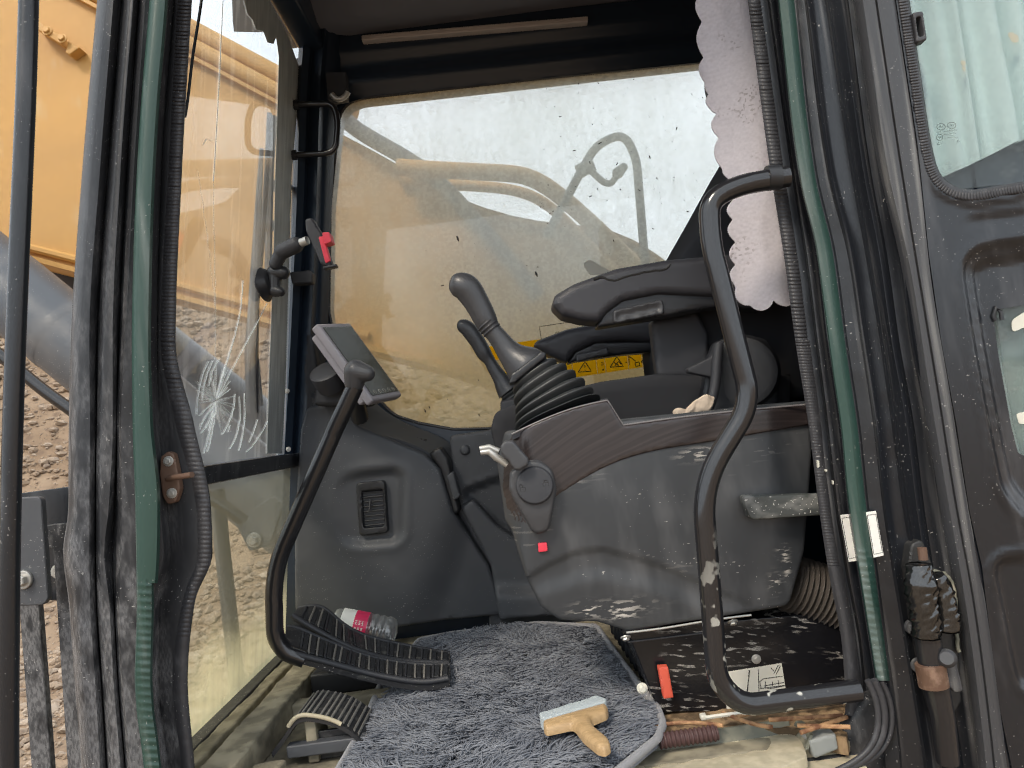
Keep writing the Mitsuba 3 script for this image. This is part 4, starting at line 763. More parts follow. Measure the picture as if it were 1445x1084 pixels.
# ------------------------------------------------------------------ left console
S['trim_edge'] = prin((0.16, 0.15, 0.15), .35); scene['mat_trim_edge'] = S['trim_edge']
CON = thing('control_console', 'dark grey control console with brown wood-grain trim and a round lock dial', 'control console')
CY = 1.185
body = rnd([(700, 655), (712, 610), (1150, 565), (1150, 640), (1138, 780), (1116, 856), (1000, 874), (886, 892), (868, 886), (842, 878), (790, 876), (764, 858), (742, 815), (722, 752), (712, 738)], [16, 6, 0, 0, 10, 16, 0, 4, 8, 10, 20, 20, 20, 6, 6], 7)
b1 = np.array([(735, 818), (770, 796), (812, 776), (850, 772), (900, 785), (950, 802), (1005, 828), (1060, 850), (1150, 880)], float)
def body_fn(P):
    yl = np.interp(P[:, 0], b1[:, 0], b1[:, 1]); h = np.interp(P[:, 0], [735, 800, 900, 1000, 1060], [20, 32, 27, 24, 10])
    d = 0.0045 * sst(0, 6, P[:, 1] - yl) * (1 - sst(h - 8, h + 22, P[:, 1] - yl)) * sst(1080, 1000, P[:, 0])
    return d + 0.05 * sst(760, 700, P[:, 0]) ** 2 + 0.012 * sst(1080, 1150, P[:, 0]) - 0.006 * np.sin(np.clip((P[:, 1] - 600) / 280, 0, 1) * math.pi)
obj('body', panel(body, ('y', CY), 0.20, 5, fn=body_fn, step=5), 'plastic_console', CON, 50)
def trim_fn(P): return 0.05 * sst(760, 700, P[:, 0]) ** 2 + 0.012 * sst(1080, 1150, P[:, 0])
wood = np.vstack([[(722, 616)], spl([(722, 614), (760, 596), (810, 577), (857, 566)], 10), [(862, 572), (880, 601)], spl([(880, 601), (960, 590), (1060, 579), (1150, 571)], 12), [(1150, 599)], spl([(1150, 599), (1080, 610), (1005, 623), (920, 637), (850, 661), (785, 701)], 24), [(770, 712), (742, 740), (716, 738), (708, 690), (712, 640)]])
wt = obj('wood_trim', panel(wood, ('y', CY - 0.006), 0.012, 2, fn=trim_fn, step=6), 'wood_trim', CON, 50, label='glossy dark brown wood-grain trim')
obj('trim_edge', tube(PY(spl([(880, 600), (960, 589), (1060, 578), (1150, 570)], 16), CY - 0.003), .0016, 8), 'trim_edge', CON, 50)
obj('trim_edge', tube(PY(spl([(722, 613), (760, 595), (810, 576), (857, 565)], 12), CY - 0.003), .0014, 8), 'trim_edge', CON, 50)
obj('trim_edge', tube(PY(spl([(857, 565), (864, 576), (880, 601)], 6), CY - 0.003), .0014, 8), 'trim_edge', CON, 50)
obj('top_plate', strip(PY([(722, 612), (760, 594), (810, 575), (857, 564)], CY + .002), PY([(720, 610), (760, 592), (810, 573), (857, 562)], CY + .19), .01, (0, 0, -1), 12), 'plastic_soft', CON, 50)
# lock dial with its teardrop cover
dial_o = rnd([(719, 668), (735, 651), (762, 650), (780, 664), (786, 690), (776, 745), (770, 752), (758, 755), (750, 750), (724, 705), (718, 690)], [10, 14, 14, 14, 30, 14, 6, 6, 6, 30, 12], 6)
def tdrop(P): return 0.004 * sst(720, 760, P[:, 1])
dc = obj('dial_cover', panel(dial_o, ('y', CY - 0.030), 0.03, 5, fn=tdrop, step=5), 'plastic_lever', CON, 60)
dcx = np.array([754.5, 685.0])
dd = obj('lock_dial', lathe(PY([dcx], CY - .029)[0], PY([dcx], CY - .037)[0], [(0, .0285), (.5, .0285), (.85, .027), (1, .025)], 40), 'plastic_soft', CON, 50, label='round dial marked with an open and a closed padlock')
def lk(P): return PY(P, CY - .0372)
t = np.linspace(0.5, 2.55, 24); arc = [np.stack([dcx[0] + 20 * np.cos(t), dcx[1] + 20 * np.sin(t)], 1), [(738.5, 702), (737.5, 696), (743, 698)], [(770, 699), (772.5, 694), (766, 698)]]
def lock(x, y, o): s = np.linspace(math.pi, 2 * math.pi, 9); return [[(x - 3.5, y), (x + 3.5, y), (x + 3.5, y + 6), (x - 3.5, y + 6), (x - 3.5, y)], np.stack([x - o * 3 + 2.4 * np.cos(s), y - .6 * o + 3.6 * np.sin(s)], 1), [(x, y + 2), (x, y + 4)]]
obj('dial_mark', seg_strokes(arc + lock(738, 688, 1) + lock(770, 681, 0), lk, .0009), 'ink', dd, 30)
obj('red_plug', panel(rnd([(759, 767), (772, 766), (773, 778), (760, 780)], 2), ('y', CY - .012), .016, 1.5, step=4), 'red', CON, 40, label='small red plug below the lock dial')
lvp = rnd([(706, 630), (712, 622), (724, 622), (746, 648), (746, 656), (733, 664), (727, 664), (707, 640)], 5)
LV = obj('safety_lever', panel(lvp, ('y', CY - .055), .035, 3, step=4), 'plastic_lever', CON, 60, label='blunt grey safety lever above the lock dial')
obj('link', cat(tube(PY([(678, 639), (690, 637), (700, 645), (716, 656)], CY - .02), [.004, .006, .006, .005], 10), tube(PY([(677, 634), (690, 631), (704, 637)], CY - .01), .005, 10)), 'metal_pale', LV, 50, label='bright bent metal link')
for p in ((882, 893), (1033, 871), (1013, 876)): obj('screw', bolt(PY([p], CY + .012)[0] + [0, 0, -.006], (0, -.6, -1), .008, .006), 'metal_pale', CON)
obj('edge_line', tube(PY(spl([(884, 893), (940, 886), (1000, 876), (1060, 868)], 12), CY - .001), .0018, 8), 'metal_pale', CON, 50)
# corrugated boot and grip of the near joystick; the farther one behind it
def joystick(label, R, grip, gr, Yg, rmat):
    k = thing('joystick', label, 'joystick')
    cen, uu, hh = [], [], []
    for (l, r, y) in R:
        a, b = PY([l], y)[0], PY([r], y)[0]; cen.append((a + b) / 2); uu.append((b - a) / 2)
    cen, uu = np.array(cen), np.array(uu); n = len(R); ks = np.linspace(0, n - 1, (n - 1) * 10 + 1); C, U = CubicSpline(range(n), cen)(ks), CubicSpline(range(n), uu)(ks)
    ph = ks % 1.0; mod = 0.80 + 0.20 * (0.5 + 0.5 * np.cos(2 * np.pi * ph)) ** 0.55
    ang = np.arange(48) * 2 * np.pi / 48; ca, sa = np.sign(np.cos(ang)) * np.abs(np.cos(ang)) ** .7, np.sign(np.sin(ang)) * np.abs(np.sin(ang)) ** .7; V = []
    for c, u_, m_ in zip(C, U, mod):
        w = np.array([0.03, 1.0, -0.30]); w /= np.linalg.norm(w); hd_ = np.linalg.norm(u_) * 0.8
        V.append(c + (m_ * ca)[:, None] * u_ + ((hd_ - (1 - m_) * np.linalg.norm(u_)) * sa)[:, None] * w)
    V = np.array(V); idx = np.arange(V.shape[0] * 48).reshape(-1, 48); nx = np.roll(idx, -1, 1); q = np.stack([idx[:-1], nx[:-1], nx[1:], idx[1:]], -1).reshape(-1, 4)
    V2 = np.vstack([V.reshape(-1, 3), C[:1], C[-1:]]); e = len(V2); f = np.vstack([q[:, [0, 1, 2]], q[:, [0, 2, 3]], np.stack([nx[0], idx[0], np.full(48, e - 2)], 1), np.stack([idx[-1], nx[-1], np.full(48, e - 1)], 1)])
    m = trimesh.Trimesh(V2, f, process=False); m.fix_normals(); obj('boot', m, 'rubber_boot', k, 60, label='ribbed black rubber boot')
    P = PY(grip, Yg); g = tube(P, np.array(gr) * Yg / F, 28, 60, flat=((0, 1, 0), 0.92)); obj('grip', g, 'plastic_grip', k, 60)
    return k
RB = [((722, 538), (769, 502), 1.30), ((724, 553), (784, 510), 1.30), ((725, 568), (799, 518), 1.295), ((727, 583), (812, 528), 1.29), ((727, 595), (825, 540), 1.285), ((727, 606), (837, 553), 1.28), ((728, 616), (847, 564), 1.275)]
S['rubber_boot'] = prin((0.032, 0.034, 0.035), 0.4); scene['mat_rubber_boot'] = S['rubber_boot']
S['plastic_grip'] = prin((0.04, 0.041, 0.045), 0.38); scene['mat_plastic_grip'] = S['plastic_grip']
J1_ = joystick('nearer joystick, thick-headed black grip on a large ribbed boot, on top of the console', RB, [(634, 403), (640, 403), (655, 405), (667, 418), (678, 437), (687, 455), (694, 466), (704, 478), (716, 494), (728, 506), (738, 514), (748, 522)], [5, 15, 20, 19, 17.5, 16, 13.5, 14, 17, 23, 29, 31], 1.30, None)
for t_ in (0, 1, 2): obj('ring', lathe(PY([(686 + 3.4 * t_, 456 + 4.4 * t_)], 1.30)[0], PY([(688 + 3.4 * t_, 458.5 + 4.4 * t_)], 1.30)[0], [(0, .0178 - .0006 * t_), (.5, .0188 - .0006 * t_), (1, .0178 - .0006 * t_)]), 'plastic_soft', J1_, 50)
ff = obj('flange', panel(rnd([(718, 542), (722, 528), (764, 496), (772, 498), (768, 506), (726, 540)], 4), ('y', 1.262), .07, 2, step=5), 'plastic_black', J1_, 50)
RB2 = [((707, 560), (728, 545), 1.72), ((708, 566), (735, 548), 1.72), ((710, 573), (742, 552), 1.72), ((712, 581), (750, 556), 1.72)]
J2_ = joystick('farther joystick, smaller black grip just left of the nearer one', RB2, [(645, 460), (648, 460), (657, 462), (668, 474), (676, 486), (684, 500), (690, 508), (697, 520), (706, 534), (712, 544), (718, 552)], [3, 8, 11, 11.5, 11, 10.5, 8.5, 9, 11, 14, 17], 1.72, None)
obj('side_console', panel(rnd([(706, 566), (760, 552), (900, 545), (900, 640), (706, 640)], 4), ('y', 1.68), .16, 4, step=14), 'plastic_soft', thing('far_console', 'dark far console carrying the farther joystick, mostly hidden behind the seat', 'control console'), 50)

# ------------------------------------------------------------------ seat
SEAT = thing('operator_seat', 'black fabric operator seat with two armrests', 'seat')
obj('cushion', panel(rnd([(692, 606), (698, 582), (722, 572), (790, 552), (850, 538), (930, 527), (1010, 530), (1120, 528), (1120, 680), (730, 690), (700, 640)], [20, 16, 20, 40, 40, 60, 30, 0, 0, 20, 20], 7), ('y', 1.41), .40, 14, step=8), 'fabric', SEAT, 60)
obj('backrest', panel(rnd([(951, 412), (956, 370), (987, 326), (1036, 240), (1080, 160), (1110, 110), (1200, 80), (1230, 560), (1000, 566), (962, 520)], [12, 10, 20, 20, 30, 40, 0, 0, 20, 12], 7), ('y', 1.45), .42, 14, step=10), 'fabric', SEAT, 60)
obj('back_side', panel(rnd([(918, 452), (985, 438), (1000, 470), (1006, 540), (928, 532)], 8), ('y', 1.432), .03, 5, step=8), 'plastic_soft', SEAT, 60)
def armrest(pad, sup, rec_, Y, w):
    k = numbered(SEAT + '__armrest'); scene[k] = mikit.ply(panel(pad, ('y', Y), w, 9, step=6), 'mat_plastic_pad', smooth=60)
    obj('support', panel(sup, ('y', Y + .012), w * .7, 4, step=7), 'plastic_black', k, 50)
    obj('adjuster', panel(rec_, ('y', Y + .004), .02, 2.5, step=4, fn=lambda P: .004 * sst(4, 7, sd(sg.Polygon(rec_), P))), 'plastic_lever', k, 50)
    return k
S['plastic_pad'] = prin((0.036, 0.036, 0.042), 0.5); scene['mat_plastic_pad'] = S['plastic_pad']
a1 = armrest(rnd([(779, 430), (783, 416), (810, 400), (870, 378), (940, 366), (1080, 352), (1080, 420), (1000, 417), (930, 414), (880, 424), (858, 440), (846, 454), (822, 452), (794, 445)], [10, 10, 30, 60, 60, 0, 0, 40, 40, 20, 14, 6, 14, 12], 7),
             rnd([(842, 462), (852, 440), (878, 420), (930, 410), (1080, 416), (1080, 436), (1010, 433), (940, 446), (866, 458)], [3, 10, 20, 20, 0, 0, 10, 10, 4]), rnd([(865, 438), (936, 422), (938, 443), (866, 457)], 5), 1.36, .075)
tearp = PY(spl([(838, 394), (850, 391), (862, 395), (900, 387), (938, 380), (946, 373)], 20) + np.random.default_rng(4).normal(0, .7, (20, 2)), 1.3605); obj('tear', tube(tearp, .0022, 6), 'ink', a1, label='ragged tear along the near armrest')
armrest(rnd([(752, 488), (758, 480), (800, 464), (850, 454), (930, 446), (930, 484), (880, 481), (840, 484), (812, 498), (800, 512), (776, 502)], [5, 8, 20, 30, 0, 0, 20, 20, 10, 4, 10]),
        rnd([(800, 514), (812, 494), (840, 482), (930, 480), (930, 496), (880, 500), (812, 510)], [3, 8, 10, 0, 0, 4, 3]), rnd([(812, 500), (858, 490), (860, 500), (814, 511)], 3), 1.74, .075)
dk = obj('recline_cover', lathe(PY([(1046, 525)], 1.40)[0], PY([(1046, 525)], 1.375)[0], [(0, .068), (.4, .068), (.9, .062), (1, .05)], 40), 'plastic_black', SEAT, 50)
obj('hub', tube(PY(np.stack([1056 + 10 * np.cos(np.linspace(-1.6, 1.4, 12)), 514 + 10 * np.sin(np.linspace(-1.6, 1.4, 12))], 1), 1.373), .0022, 8), 'plastic_lever', dk, 50)
obj('side_cover', panel(rnd([(985, 590), (1000, 510), (1010, 482), (1040, 470), (1085, 478), (1100, 520), (1100, 600)], [4, 10, 14, 20, 20, 10, 0]), ('y', 1.385), .03, 4, step=8), 'plastic_black', SEAT, 50)
obj('recline_lever', panel(rnd([(970, 520), (1003, 504), (1012, 482), (1024, 480), (1014, 500), (1010, 536), (1002, 532), (972, 526)], [4, 4, 6, 6, 10, 3, 3, 3]), ('y', 1.35), .02, 2, step=4), 'plastic_soft', SEAT, 50)
obj('bellows_edge', tube(PY(spl([(1014, 486), (1011, 520), (1008, 550), (1000, 575), (992, 588)], 16), 1.345), .009, 10), 'plastic_soft', SEAT, 50)
rngr = np.random.default_rng(8)
rp_ = rnd([(954, 580), (960, 575), (972, 578), (984, 566), (1000, 556), (1012, 560), (1006, 576), (996, 588), (956, 592)], 4)
one('rag', panel(rp_, ('y', 1.27), .03, 3, step=3, fn=lambda P: .014 * meshkit.fbm(np.c_[P * .13, P[:, :1] * 0], 3)), 'rag', 'crumpled beige rag tucked between the seat and the console', 'rag', smooth=60)
# ------------------------------------------------------------------ grab rail, curtain, flat handle
GRL = thing('grab_rail', 'long bent black grab rail rising from the sill in the doorway', 'grab rail')
obj('bar', tube(bent(PY([(1112, 249), (1040, 262), (1000, 284), (1003, 345), (1060, 568), (990, 684), (1000, 800), (1012, 962), (1048, 996), (1212, 974)], 1.075), [0, .05, .04, .05, .035, .06, .1, .05, .05, 0], 9), .0148, 20), 'rail_black', GRL, 60)
obj('end_collar', tube(PY([(1082, 252), (1100, 250)], 1.075), .0175, 16), 'plastic_black', GRL, 50)
def scal():
    pts = [(1130, -60), (990, -60)]
    rowsL = [(992, -20), (993, 25), (996, 75), (998, 112), (1003, 128), (1006, 150), (1014, 156), (1017, 190), (1022, 235), (1030, 250), (1036, 280), (1036, 308), (1040, 340), (1040, 372), (1041, 402)]
    L_ = [np.array(p, float) for p in rowsL]
    for a, b in zip(L_[:-1], L_[1:]):
        h = np.linalg.norm(b - a); bulge = min(h * .28, 9) * (1 if h > 20 else .5)
        for s in np.linspace(0, 1, 8)[:-1]: p = a + (b - a) * s; pts.append((p[0] - bulge * math.sin(math.pi * s), p[1]))
    bot = [(1041, 402), (1062, 432), (1089, 425), (1118, 430)]
    for a, b, k in ((np.array([1041., 404]), np.array([1061., 430]), 9), (np.array([1061., 430]), np.array([1089., 425]), 11), (np.array([1089., 425]), np.array([1122., 424]), 9)):
        d = (b - a) / np.linalg.norm(b - a); nn = np.array([-d[1], d[0]])
        for s in np.linspace(0, 1, 9)[:-1]: p = a + (b - a) * s + nn * k * math.sin(math.pi * s) ** .7; pts.append(tuple(p))
    return pts + [(1130, 424)]
def drape(P): u = P[:, 0] - .13 * P[:, 1]; return .012 * (meshkit.fbm(np.stack([u * .035, P[:, 1] * .006, u * 0], -1), 2) - .5) + .010 * np.sin(u / 17.0)
one('curtain', panel(scal(), ('y', 1.20), .003, 0, fn=drape, step=5), 'felt', 'greyish pink felt curtain with a scalloped edge hanging in the doorway, stained and dotted', 'curtain', smooth=60)
one('tie_cord', tube(PY(spl([(996, 86), (1001, 104), (1000, 124), (1004, 140)], 12), 1.25), .007, 10), 'plastic_black', 'black cord bunched at the far edge of the pinkish curtain', 'cord')
S['lever_plate'] = prin(worn((0.05, 0.055, 0.053), (0.2, 0.2, 0.19), .8, 1.0, 40, 40), .45); scene['mat_lever_plate'] = S['lever_plate']
one('flat_handle', panel(rnd([(1049, 700), (1180, 697), (1180, 726), (1064, 734), (1058, 730), (1050, 710)], [4, 0, 0, 6, 4, 4]), ('y', 1.15), .02, 2, step=6), 'lever_plate', 'flat scuffed grey lever plate reaching out from the rear pillar', 'handle')

# ------------------------------------------------------------------ seat base below the console
SB = thing('seat_base', 'black chipped seat base box below the console', 'seat base')
obj('front', panel([(884, 888), (1240, 858), (1240, 1000), (930, 1006)], ('y', 1.235), .30, 2, step=20), 'paint_chipped', SB, 40)
obj('lip', frame_box(PY([(886, 908)], 1.232)[0], PY([(1010, 893)], 1.232)[0] - PY([(886, 908)], 1.232)[0], [0, .01, 0], [0, 0, .003], .001), 'paint_grey', SB)
for k in range(12):
    a = PZ([(850 + 6.0 * k * .55, 886 + 8.8 * k)], FLOOR + .05)[0]
    obj('vent_rib', frame_box([0.145 + .002 * k, 1.70 - .042 * k, FLOOR], [.018, 0, 0], [0, .016, 0], [0, 0, .10], .003), 'plastic_black', SB)
rl_ = obj('red_reflector', panel(rnd([(929, 942), (943, 941), (951, 985), (937, 987)], 2), ('y', 1.212), .014, 2, step=4), 'red_lens', SB, 40, label='small oblong orange-red reflector')
obj('bolt', bolt(PY([(906, 971)], 1.21)[0], (0, -1, 0), .0085, .008), 'sticker_white', SB); obj('bolt', bolt(PY([(1067, 930)], 1.234)[0], (0, -1, 0), .0075, .006), 'metal_pale', SB)
ST = obj('sticker', panel([(1022, 949), (1103, 936), (1109, 974), (1060, 978), (1062, 1002), (1026, 1006)], ('y', 1.2335), .0012, step=12), 'sticker_white', SB, 30, label='pale sticker with line drawings of machinery')
dr_ = [[(1070, 945), (1071, 976)], [(1058, 946), (1054, 976), (1053, 977)], [(1057, 946), (1055, 976)], [(1074, 971), (1072, 962), (1077, 958), (1098, 955), (1104, 955)], [(1078, 968), (1106, 963)], [(1080, 962), (1080, 970), (1086, 972), (1106, 968)], [(1072, 972), (1108, 967)], [(1095, 952), (1101, 940), (1098, 939), (1092, 951)], [(1088, 943), (1092, 947)], [(1035, 996), (1043, 994)], [(1038, 993), (1034, 996), (1039, 998)], [(1090, 962), (1090, 968)], [(1098, 960), (1099, 967)]]
obj('drawing', seg_strokes(dr_, lambda P: PY(P, 1.2328), .0011), 'ink', ST, 30)
DU = thing('air_duct', 'grey-brown corrugated hose behind the grab rail by the rear pillar', 'hose')
P0, P1 = PY([(1112, 822)], 1.26)[0], PY([(1215, 858)], 1.26)[0]
pr = []
for k in range(14 * 8 + 1):
    s = k / (14 * 8); pr.append((s, .043 + .0045 * math.sin(s * 14 * 2 * math.pi) + .004 * s))
obj('ribs', lathe(P0, P1, pr, 36), 'duct', DU, 50)

# ------------------------------------------------------------------ sill tray, rusty rods, conduit
TR_ = thing('sill_tray', 'dusty pale metal tray pressed with slots at the door sill', 'sill tray')
TZ = FLOOR - .012
def slot(P):
    a = sd(sg.Polygon(rnd([(905, 1066), (1080, 1043), (1086, 1050), (1080, 1056), (905, 1082)], 5)), P); b = sd(sg.Polygon(rnd([(760, 1090), (900, 1060), (905, 1068), (770, 1110)], 5)), P)
    return .007 * sst(-1, 4, a) + .006 * sst(-1, 4, b) + .0006 * (meshkit.fbm(np.c_[P * .03, P[:, :1] * 0], 3) - .5)
obj('tray', panel(rnd([(780, 1105), (840, 1078), (905, 1062), (1118, 1032), (1133, 1044), (1139, 1068), (1010, 1120), (780, 1180)], [0, 0, 0, 5, 4, 4, 0, 0]), ('z', TZ), .012, 1.5, fn=slot, step=6), 'tray_dirt', TR_, 50)
wl = [(905, 1052), (988, 1040), (990, 1050), (1004, 1052), (1012, 1044), (1014, 1036), (1118, 1020)]
V0 = PZ(np.array([(880, 1070), (905, 1063), (1000, 1051), (1117, 1034)]), TZ); V1 = V0 + [0, .006, .017]
obj('tray_lip', strip(V0, V1, .005, (0, 1, 0), 20), 'tray_side', TR_, 40)
V0 = PZ(np.array([(1117, 1034), (1127, 1042), (1136, 1058)]), TZ); obj('tray_lip', strip(V0, V0 + [.010, .003, .017], .005, (1, 0, 0), 8), 'tray_side', TR_, 40)
obj('front_edge', panel([(780, 1180), (1000, 1084), (1139, 1056), (1210, 1060), (1240, 1110), (1180, 1190)], ('z', TZ - .02), .03, 1, step=14, fn=lambda P: .002 * (meshkit.fbm(np.c_[P * .02, P[:, :1] * 0], 2) - .5)), 'tray_dirt', TR_, 40)
DZ = FLOOR - .006
obj('dirt_bed', panel([(880, 1048), (900, 1000), (1200, 970), (1195, 1046), (1110, 1030)], ('z', DZ), .02, step=10, fn=lambda P: -.006 * meshkit.fbm(np.c_[P * .1, P[:, :1] * 0], 3)), 'rust_dirt', TR_, 40)
def rustd(p, n, uv): return mix((0.10, 0.065, 0.035), (0.30, 0.20, 0.11), smoothstep(.35, .7, fbm(p.x * 70, p.y * 70, p.z * 30, 4)))
S['rust_dirt'] = prin(proc(rustd), .9); scene['mat_rust_dirt'] = S['rust_dirt']
for q, lab in (([(1040, 1012), (1085, 1000), (1195, 984)], 'longest rusty rod lying just under the grab rail'), ([(1020, 1006), (1065, 1022), (1090, 1026)], 'short rusty rod crossing under the longest one'), ([(1130, 1034), (1195, 1012)], 'rusty rod leaning towards the curved door seal'), ([(1085, 1016), (1190, 1010)], 'thin rusty rod lying farther right in the rusty dirt'), ([(900, 1030), (960, 1020), (1020, 1024)], 'short rusty rod above the dark corrugated conduit'), ([(1125, 1024), (1200, 1026)], 'rusty rod half buried in the dirt beside the tray corner')):
    one('rusty_rod', tube(PZ(q, DZ + .022), .0030, 8, 10), 'rust', lab, 'rod')
one('cable_tie', cat(tube(PZ([(995, 1013), (1030, 1008), (1056, 1006)], DZ + .025), .003, 6, 8), frame_box(PZ([(990, 1018)], DZ + .02)[0], [.009, 0, 0], [0, .012, 0], [0, 0, .008], .002)), 'sticker_white', 'whitish cable tie with its head left of the sticker', 'cable tie')
one('cable_tie', cat(tube(PZ([(1050, 1004), (1080, 1004), (1110, 1002)], DZ + .028), .003, 6, 8), frame_box(PZ([(1046, 1008)], DZ + .025)[0], [.009, 0, 0], [0, .012, 0], [0, 0, .008], .002)), 'sticker_white', 'whitish cable tie below the grab rail bend', 'cable tie')
c0_, c1_ = PZ([(930, 1046)], DZ + .012)[0], PZ([(1012, 1034)], DZ + .012)[0]
one('conduit', lathe(c0_, c1_, [(k / 80, .0105 + .0014 * math.sin(k / 80 * 13 * 6.283)) for k in range(81)], 20), 'conduit', 'dark reddish corrugated conduit end showing behind the tray', 'conduit')
S['conduit'] = prin((0.075, 0.04, 0.038), .5); scene['mat_conduit'] = S['conduit']

# ------------------------------------------------------------------ shag mat
MAT = thing('shag_mat', 'grey shaggy floor mat with a pale bound edge', 'floor mat')
mo = rnd([(592, 903), (640, 894), (760, 880), (842, 884), (880, 938), (928, 1000), (936, 1022), (928, 1042), (870, 1090), (760, 1150), (560, 1170), (440, 1160), (470, 1100), (510, 1030), (536, 968)], [10, 0, 0, 10, 0, 10, 12, 12, 20, 0, 0, 20, 0, 0, 30], 6)
MZ = FLOOR + .012
def mfn(P): return -.006 * meshkit.fbm(np.c_[P * .02, P[:, :1] * 0], 2)
obj('backing', panel(mo, ('z', MZ), .012, 1, step=14, fn=mfn), 'shag', MAT, 50)
mw = PZ(mo, MZ + .004); obj('binding', tube(np.vstack([mw, mw[:1]]), .0062, 10), 'shag_edge', MAT, 60)
rng = np.random.default_rng(21); mp = sg.Polygon(mw[:, :2]).buffer(-.013)
x0, y0, x1, y1 = mp.bounds; pts = rng.uniform([x0, y0], [x1, y1], (60000, 2)); pts = pts[shapely.contains(mp, shapely.points(pts))][:34000]
N = len(pts); P3 = np.c_[pts, np.full(N, MZ + .004)]
# strands lean together in tufts; a few lie across
cell = np.floor(pts / .022); hsh = np.abs(np.sin(cell[:, 0] * 12.9898 + cell[:, 1] * 78.233) * 43758.5453) % 1
fl = meshkit.noise(np.c_[pts * 9, np.zeros(N)]) * 9 + 2.2 * (hsh - .5) + rng.normal(0, .24, N)
lean = rng.uniform(.7, 1.25, N); ln = rng.uniform(.024, .044, N) * (.75 + .5 * meshkit.noise(np.c_[pts * 30, np.zeros(N)])) * np.clip(.35 + shapely.distance(shapely.points(pts), mp.boundary) / .05, .35, 1); dr2 = np.stack([np.cos(fl), np.sin(fl)], 1); sd2 = np.stack([-dr2[:, 1], dr2[:, 0]], 1); wob = rng.normal(0, .005, (N, 2))
RING = []
for s, r in ((0, .0013), (.35, .0015), (.7, .0013), (1, .0005)):
    h = ln * (s * np.cos(lean) * (1 - .45 * s)); o = ln * (np.sin(lean) * s ** 1.3)
    c = P3 + np.c_[dr2 * o[:, None] + sd2 * (wob[:, :1] * math.sin(s * 4.5)), h]
    RING.append(np.stack([c + np.c_[sd2 * r, np.zeros(N)], c + np.c_[-sd2 * r * .6, np.full(N, r * .9)], c + np.c_[-sd2 * r * .6, np.full(N, -r * .9)]], 1))
V = np.stack(RING, 1).reshape(N, 12, 3); f1 = []
for a in range(3):
    for b in range(3):
        p, q, r, s = a * 3 + b, a * 3 + (b + 1) % 3, a * 3 + 3 + (b + 1) % 3, a * 3 + 3 + b; f1 += [[p, q, r], [p, r, s]]
Fm = (np.array(f1)[None] + (np.arange(N) * 12)[:, None, None]).reshape(-1, 3)
obj('pile', TM(V.reshape(-1, 3), Fm), 'shag', MAT, True, kind='stuff')

# ------------------------------------------------------------------ brush with a wooden handle
BR = thing('scraper_brush', 'T-shaped scraper brush with a pale wooden handle lying on the mat', 'brush')
BZ = MZ + .045
obj('handle', panel(rnd([(766, 1012), (810, 1000), (852, 989), (857, 993), (856, 1001), (832, 1011), (836, 1020), (858, 1038), (861, 1046), (852, 1052), (842, 1050), (822, 1034), (808, 1016), (770, 1024), (766, 1020)], [4, 0, 3, 3, 6, 8, 14, 8, 8, 8, 14, 10, 10, 4, 4], 7), ('z', BZ), .015, 6, step=3), 'wood_light', BR, 60)
obj('bristle_strip', panel(rnd([(760, 1005), (841, 980), (856, 985), (855, 989), (812, 1001), (768, 1014), (763, 1012)], 3), ('z', BZ + .001), .018, 2, step=4), 'bristle', BR, 50)
# ------------------------------------------------------------------ bottle
BO = thing('plastic_bottle', 'clear plastic bottle with a red and white label lying behind the pedals', 'bottle')
b0, b1_ = PY([(470, 876)], 1.66)[0], PY([(560, 893)], 1.66)[0]; L_ = np.linalg.norm(b1_ - b0)
pf = [(0, .010), (.02, .024), (.06, .027)] + [(x, +.0295 + .0014 * math.sin(x * 60)) for x in np.linspace(.55, .85, 24)] + [(.90, .0295), (.96, .026), (.99, .016), (1, .008)]
obj('body', lathe(b0, b1_, pf, 32), 'bottle_clear', BO, 60)
obj('label_white', lathe(b0 + (b1_ - b0) * .14, b0 + (b1_ - b0) * .347, [(0, .0306), (1, .0306)], 32), 'white', BO, 60)
lr_ = obj('label_red', lathe(b0 + (b1_ - b0) * .345, b0 + (b1_ - b0) * .55, [(0, .0309), (1, .0309)], 32), 'label_red', BO, 60)
ax_ = (b1_ - b0) / L_; dn = np.array([0, -.94, .34]); dn -= ax_ * (dn @ ax_); dn /= np.linalg.norm(dn); sidev = np.cross(ax_, dn); lt = []
for row, hh in ((-.004, .008), (.008, .004)):
    for k in range(3):
        c = b0 + ax_ * L_ * (.385 + .05 * k) + dn * .0311 + sidev * row
        for a, b in (((-1, -1), (1, -1)), ((0, -1), (0, 1)), ((-1, .2), (1, .2)), ((-1, 1), (1, 1))):
            q0, q1 = c + ax_ * a[0] * .0022 + sidev * a[1] * hh * .45, c + ax_ * b[0] * .0022 + sidev * b[1] * hh * .45
            lt.append(tube([q0, q1], .0006, 4))
obj('lettering', cat(lt), 'white', lr_, 30, kind='stuff')
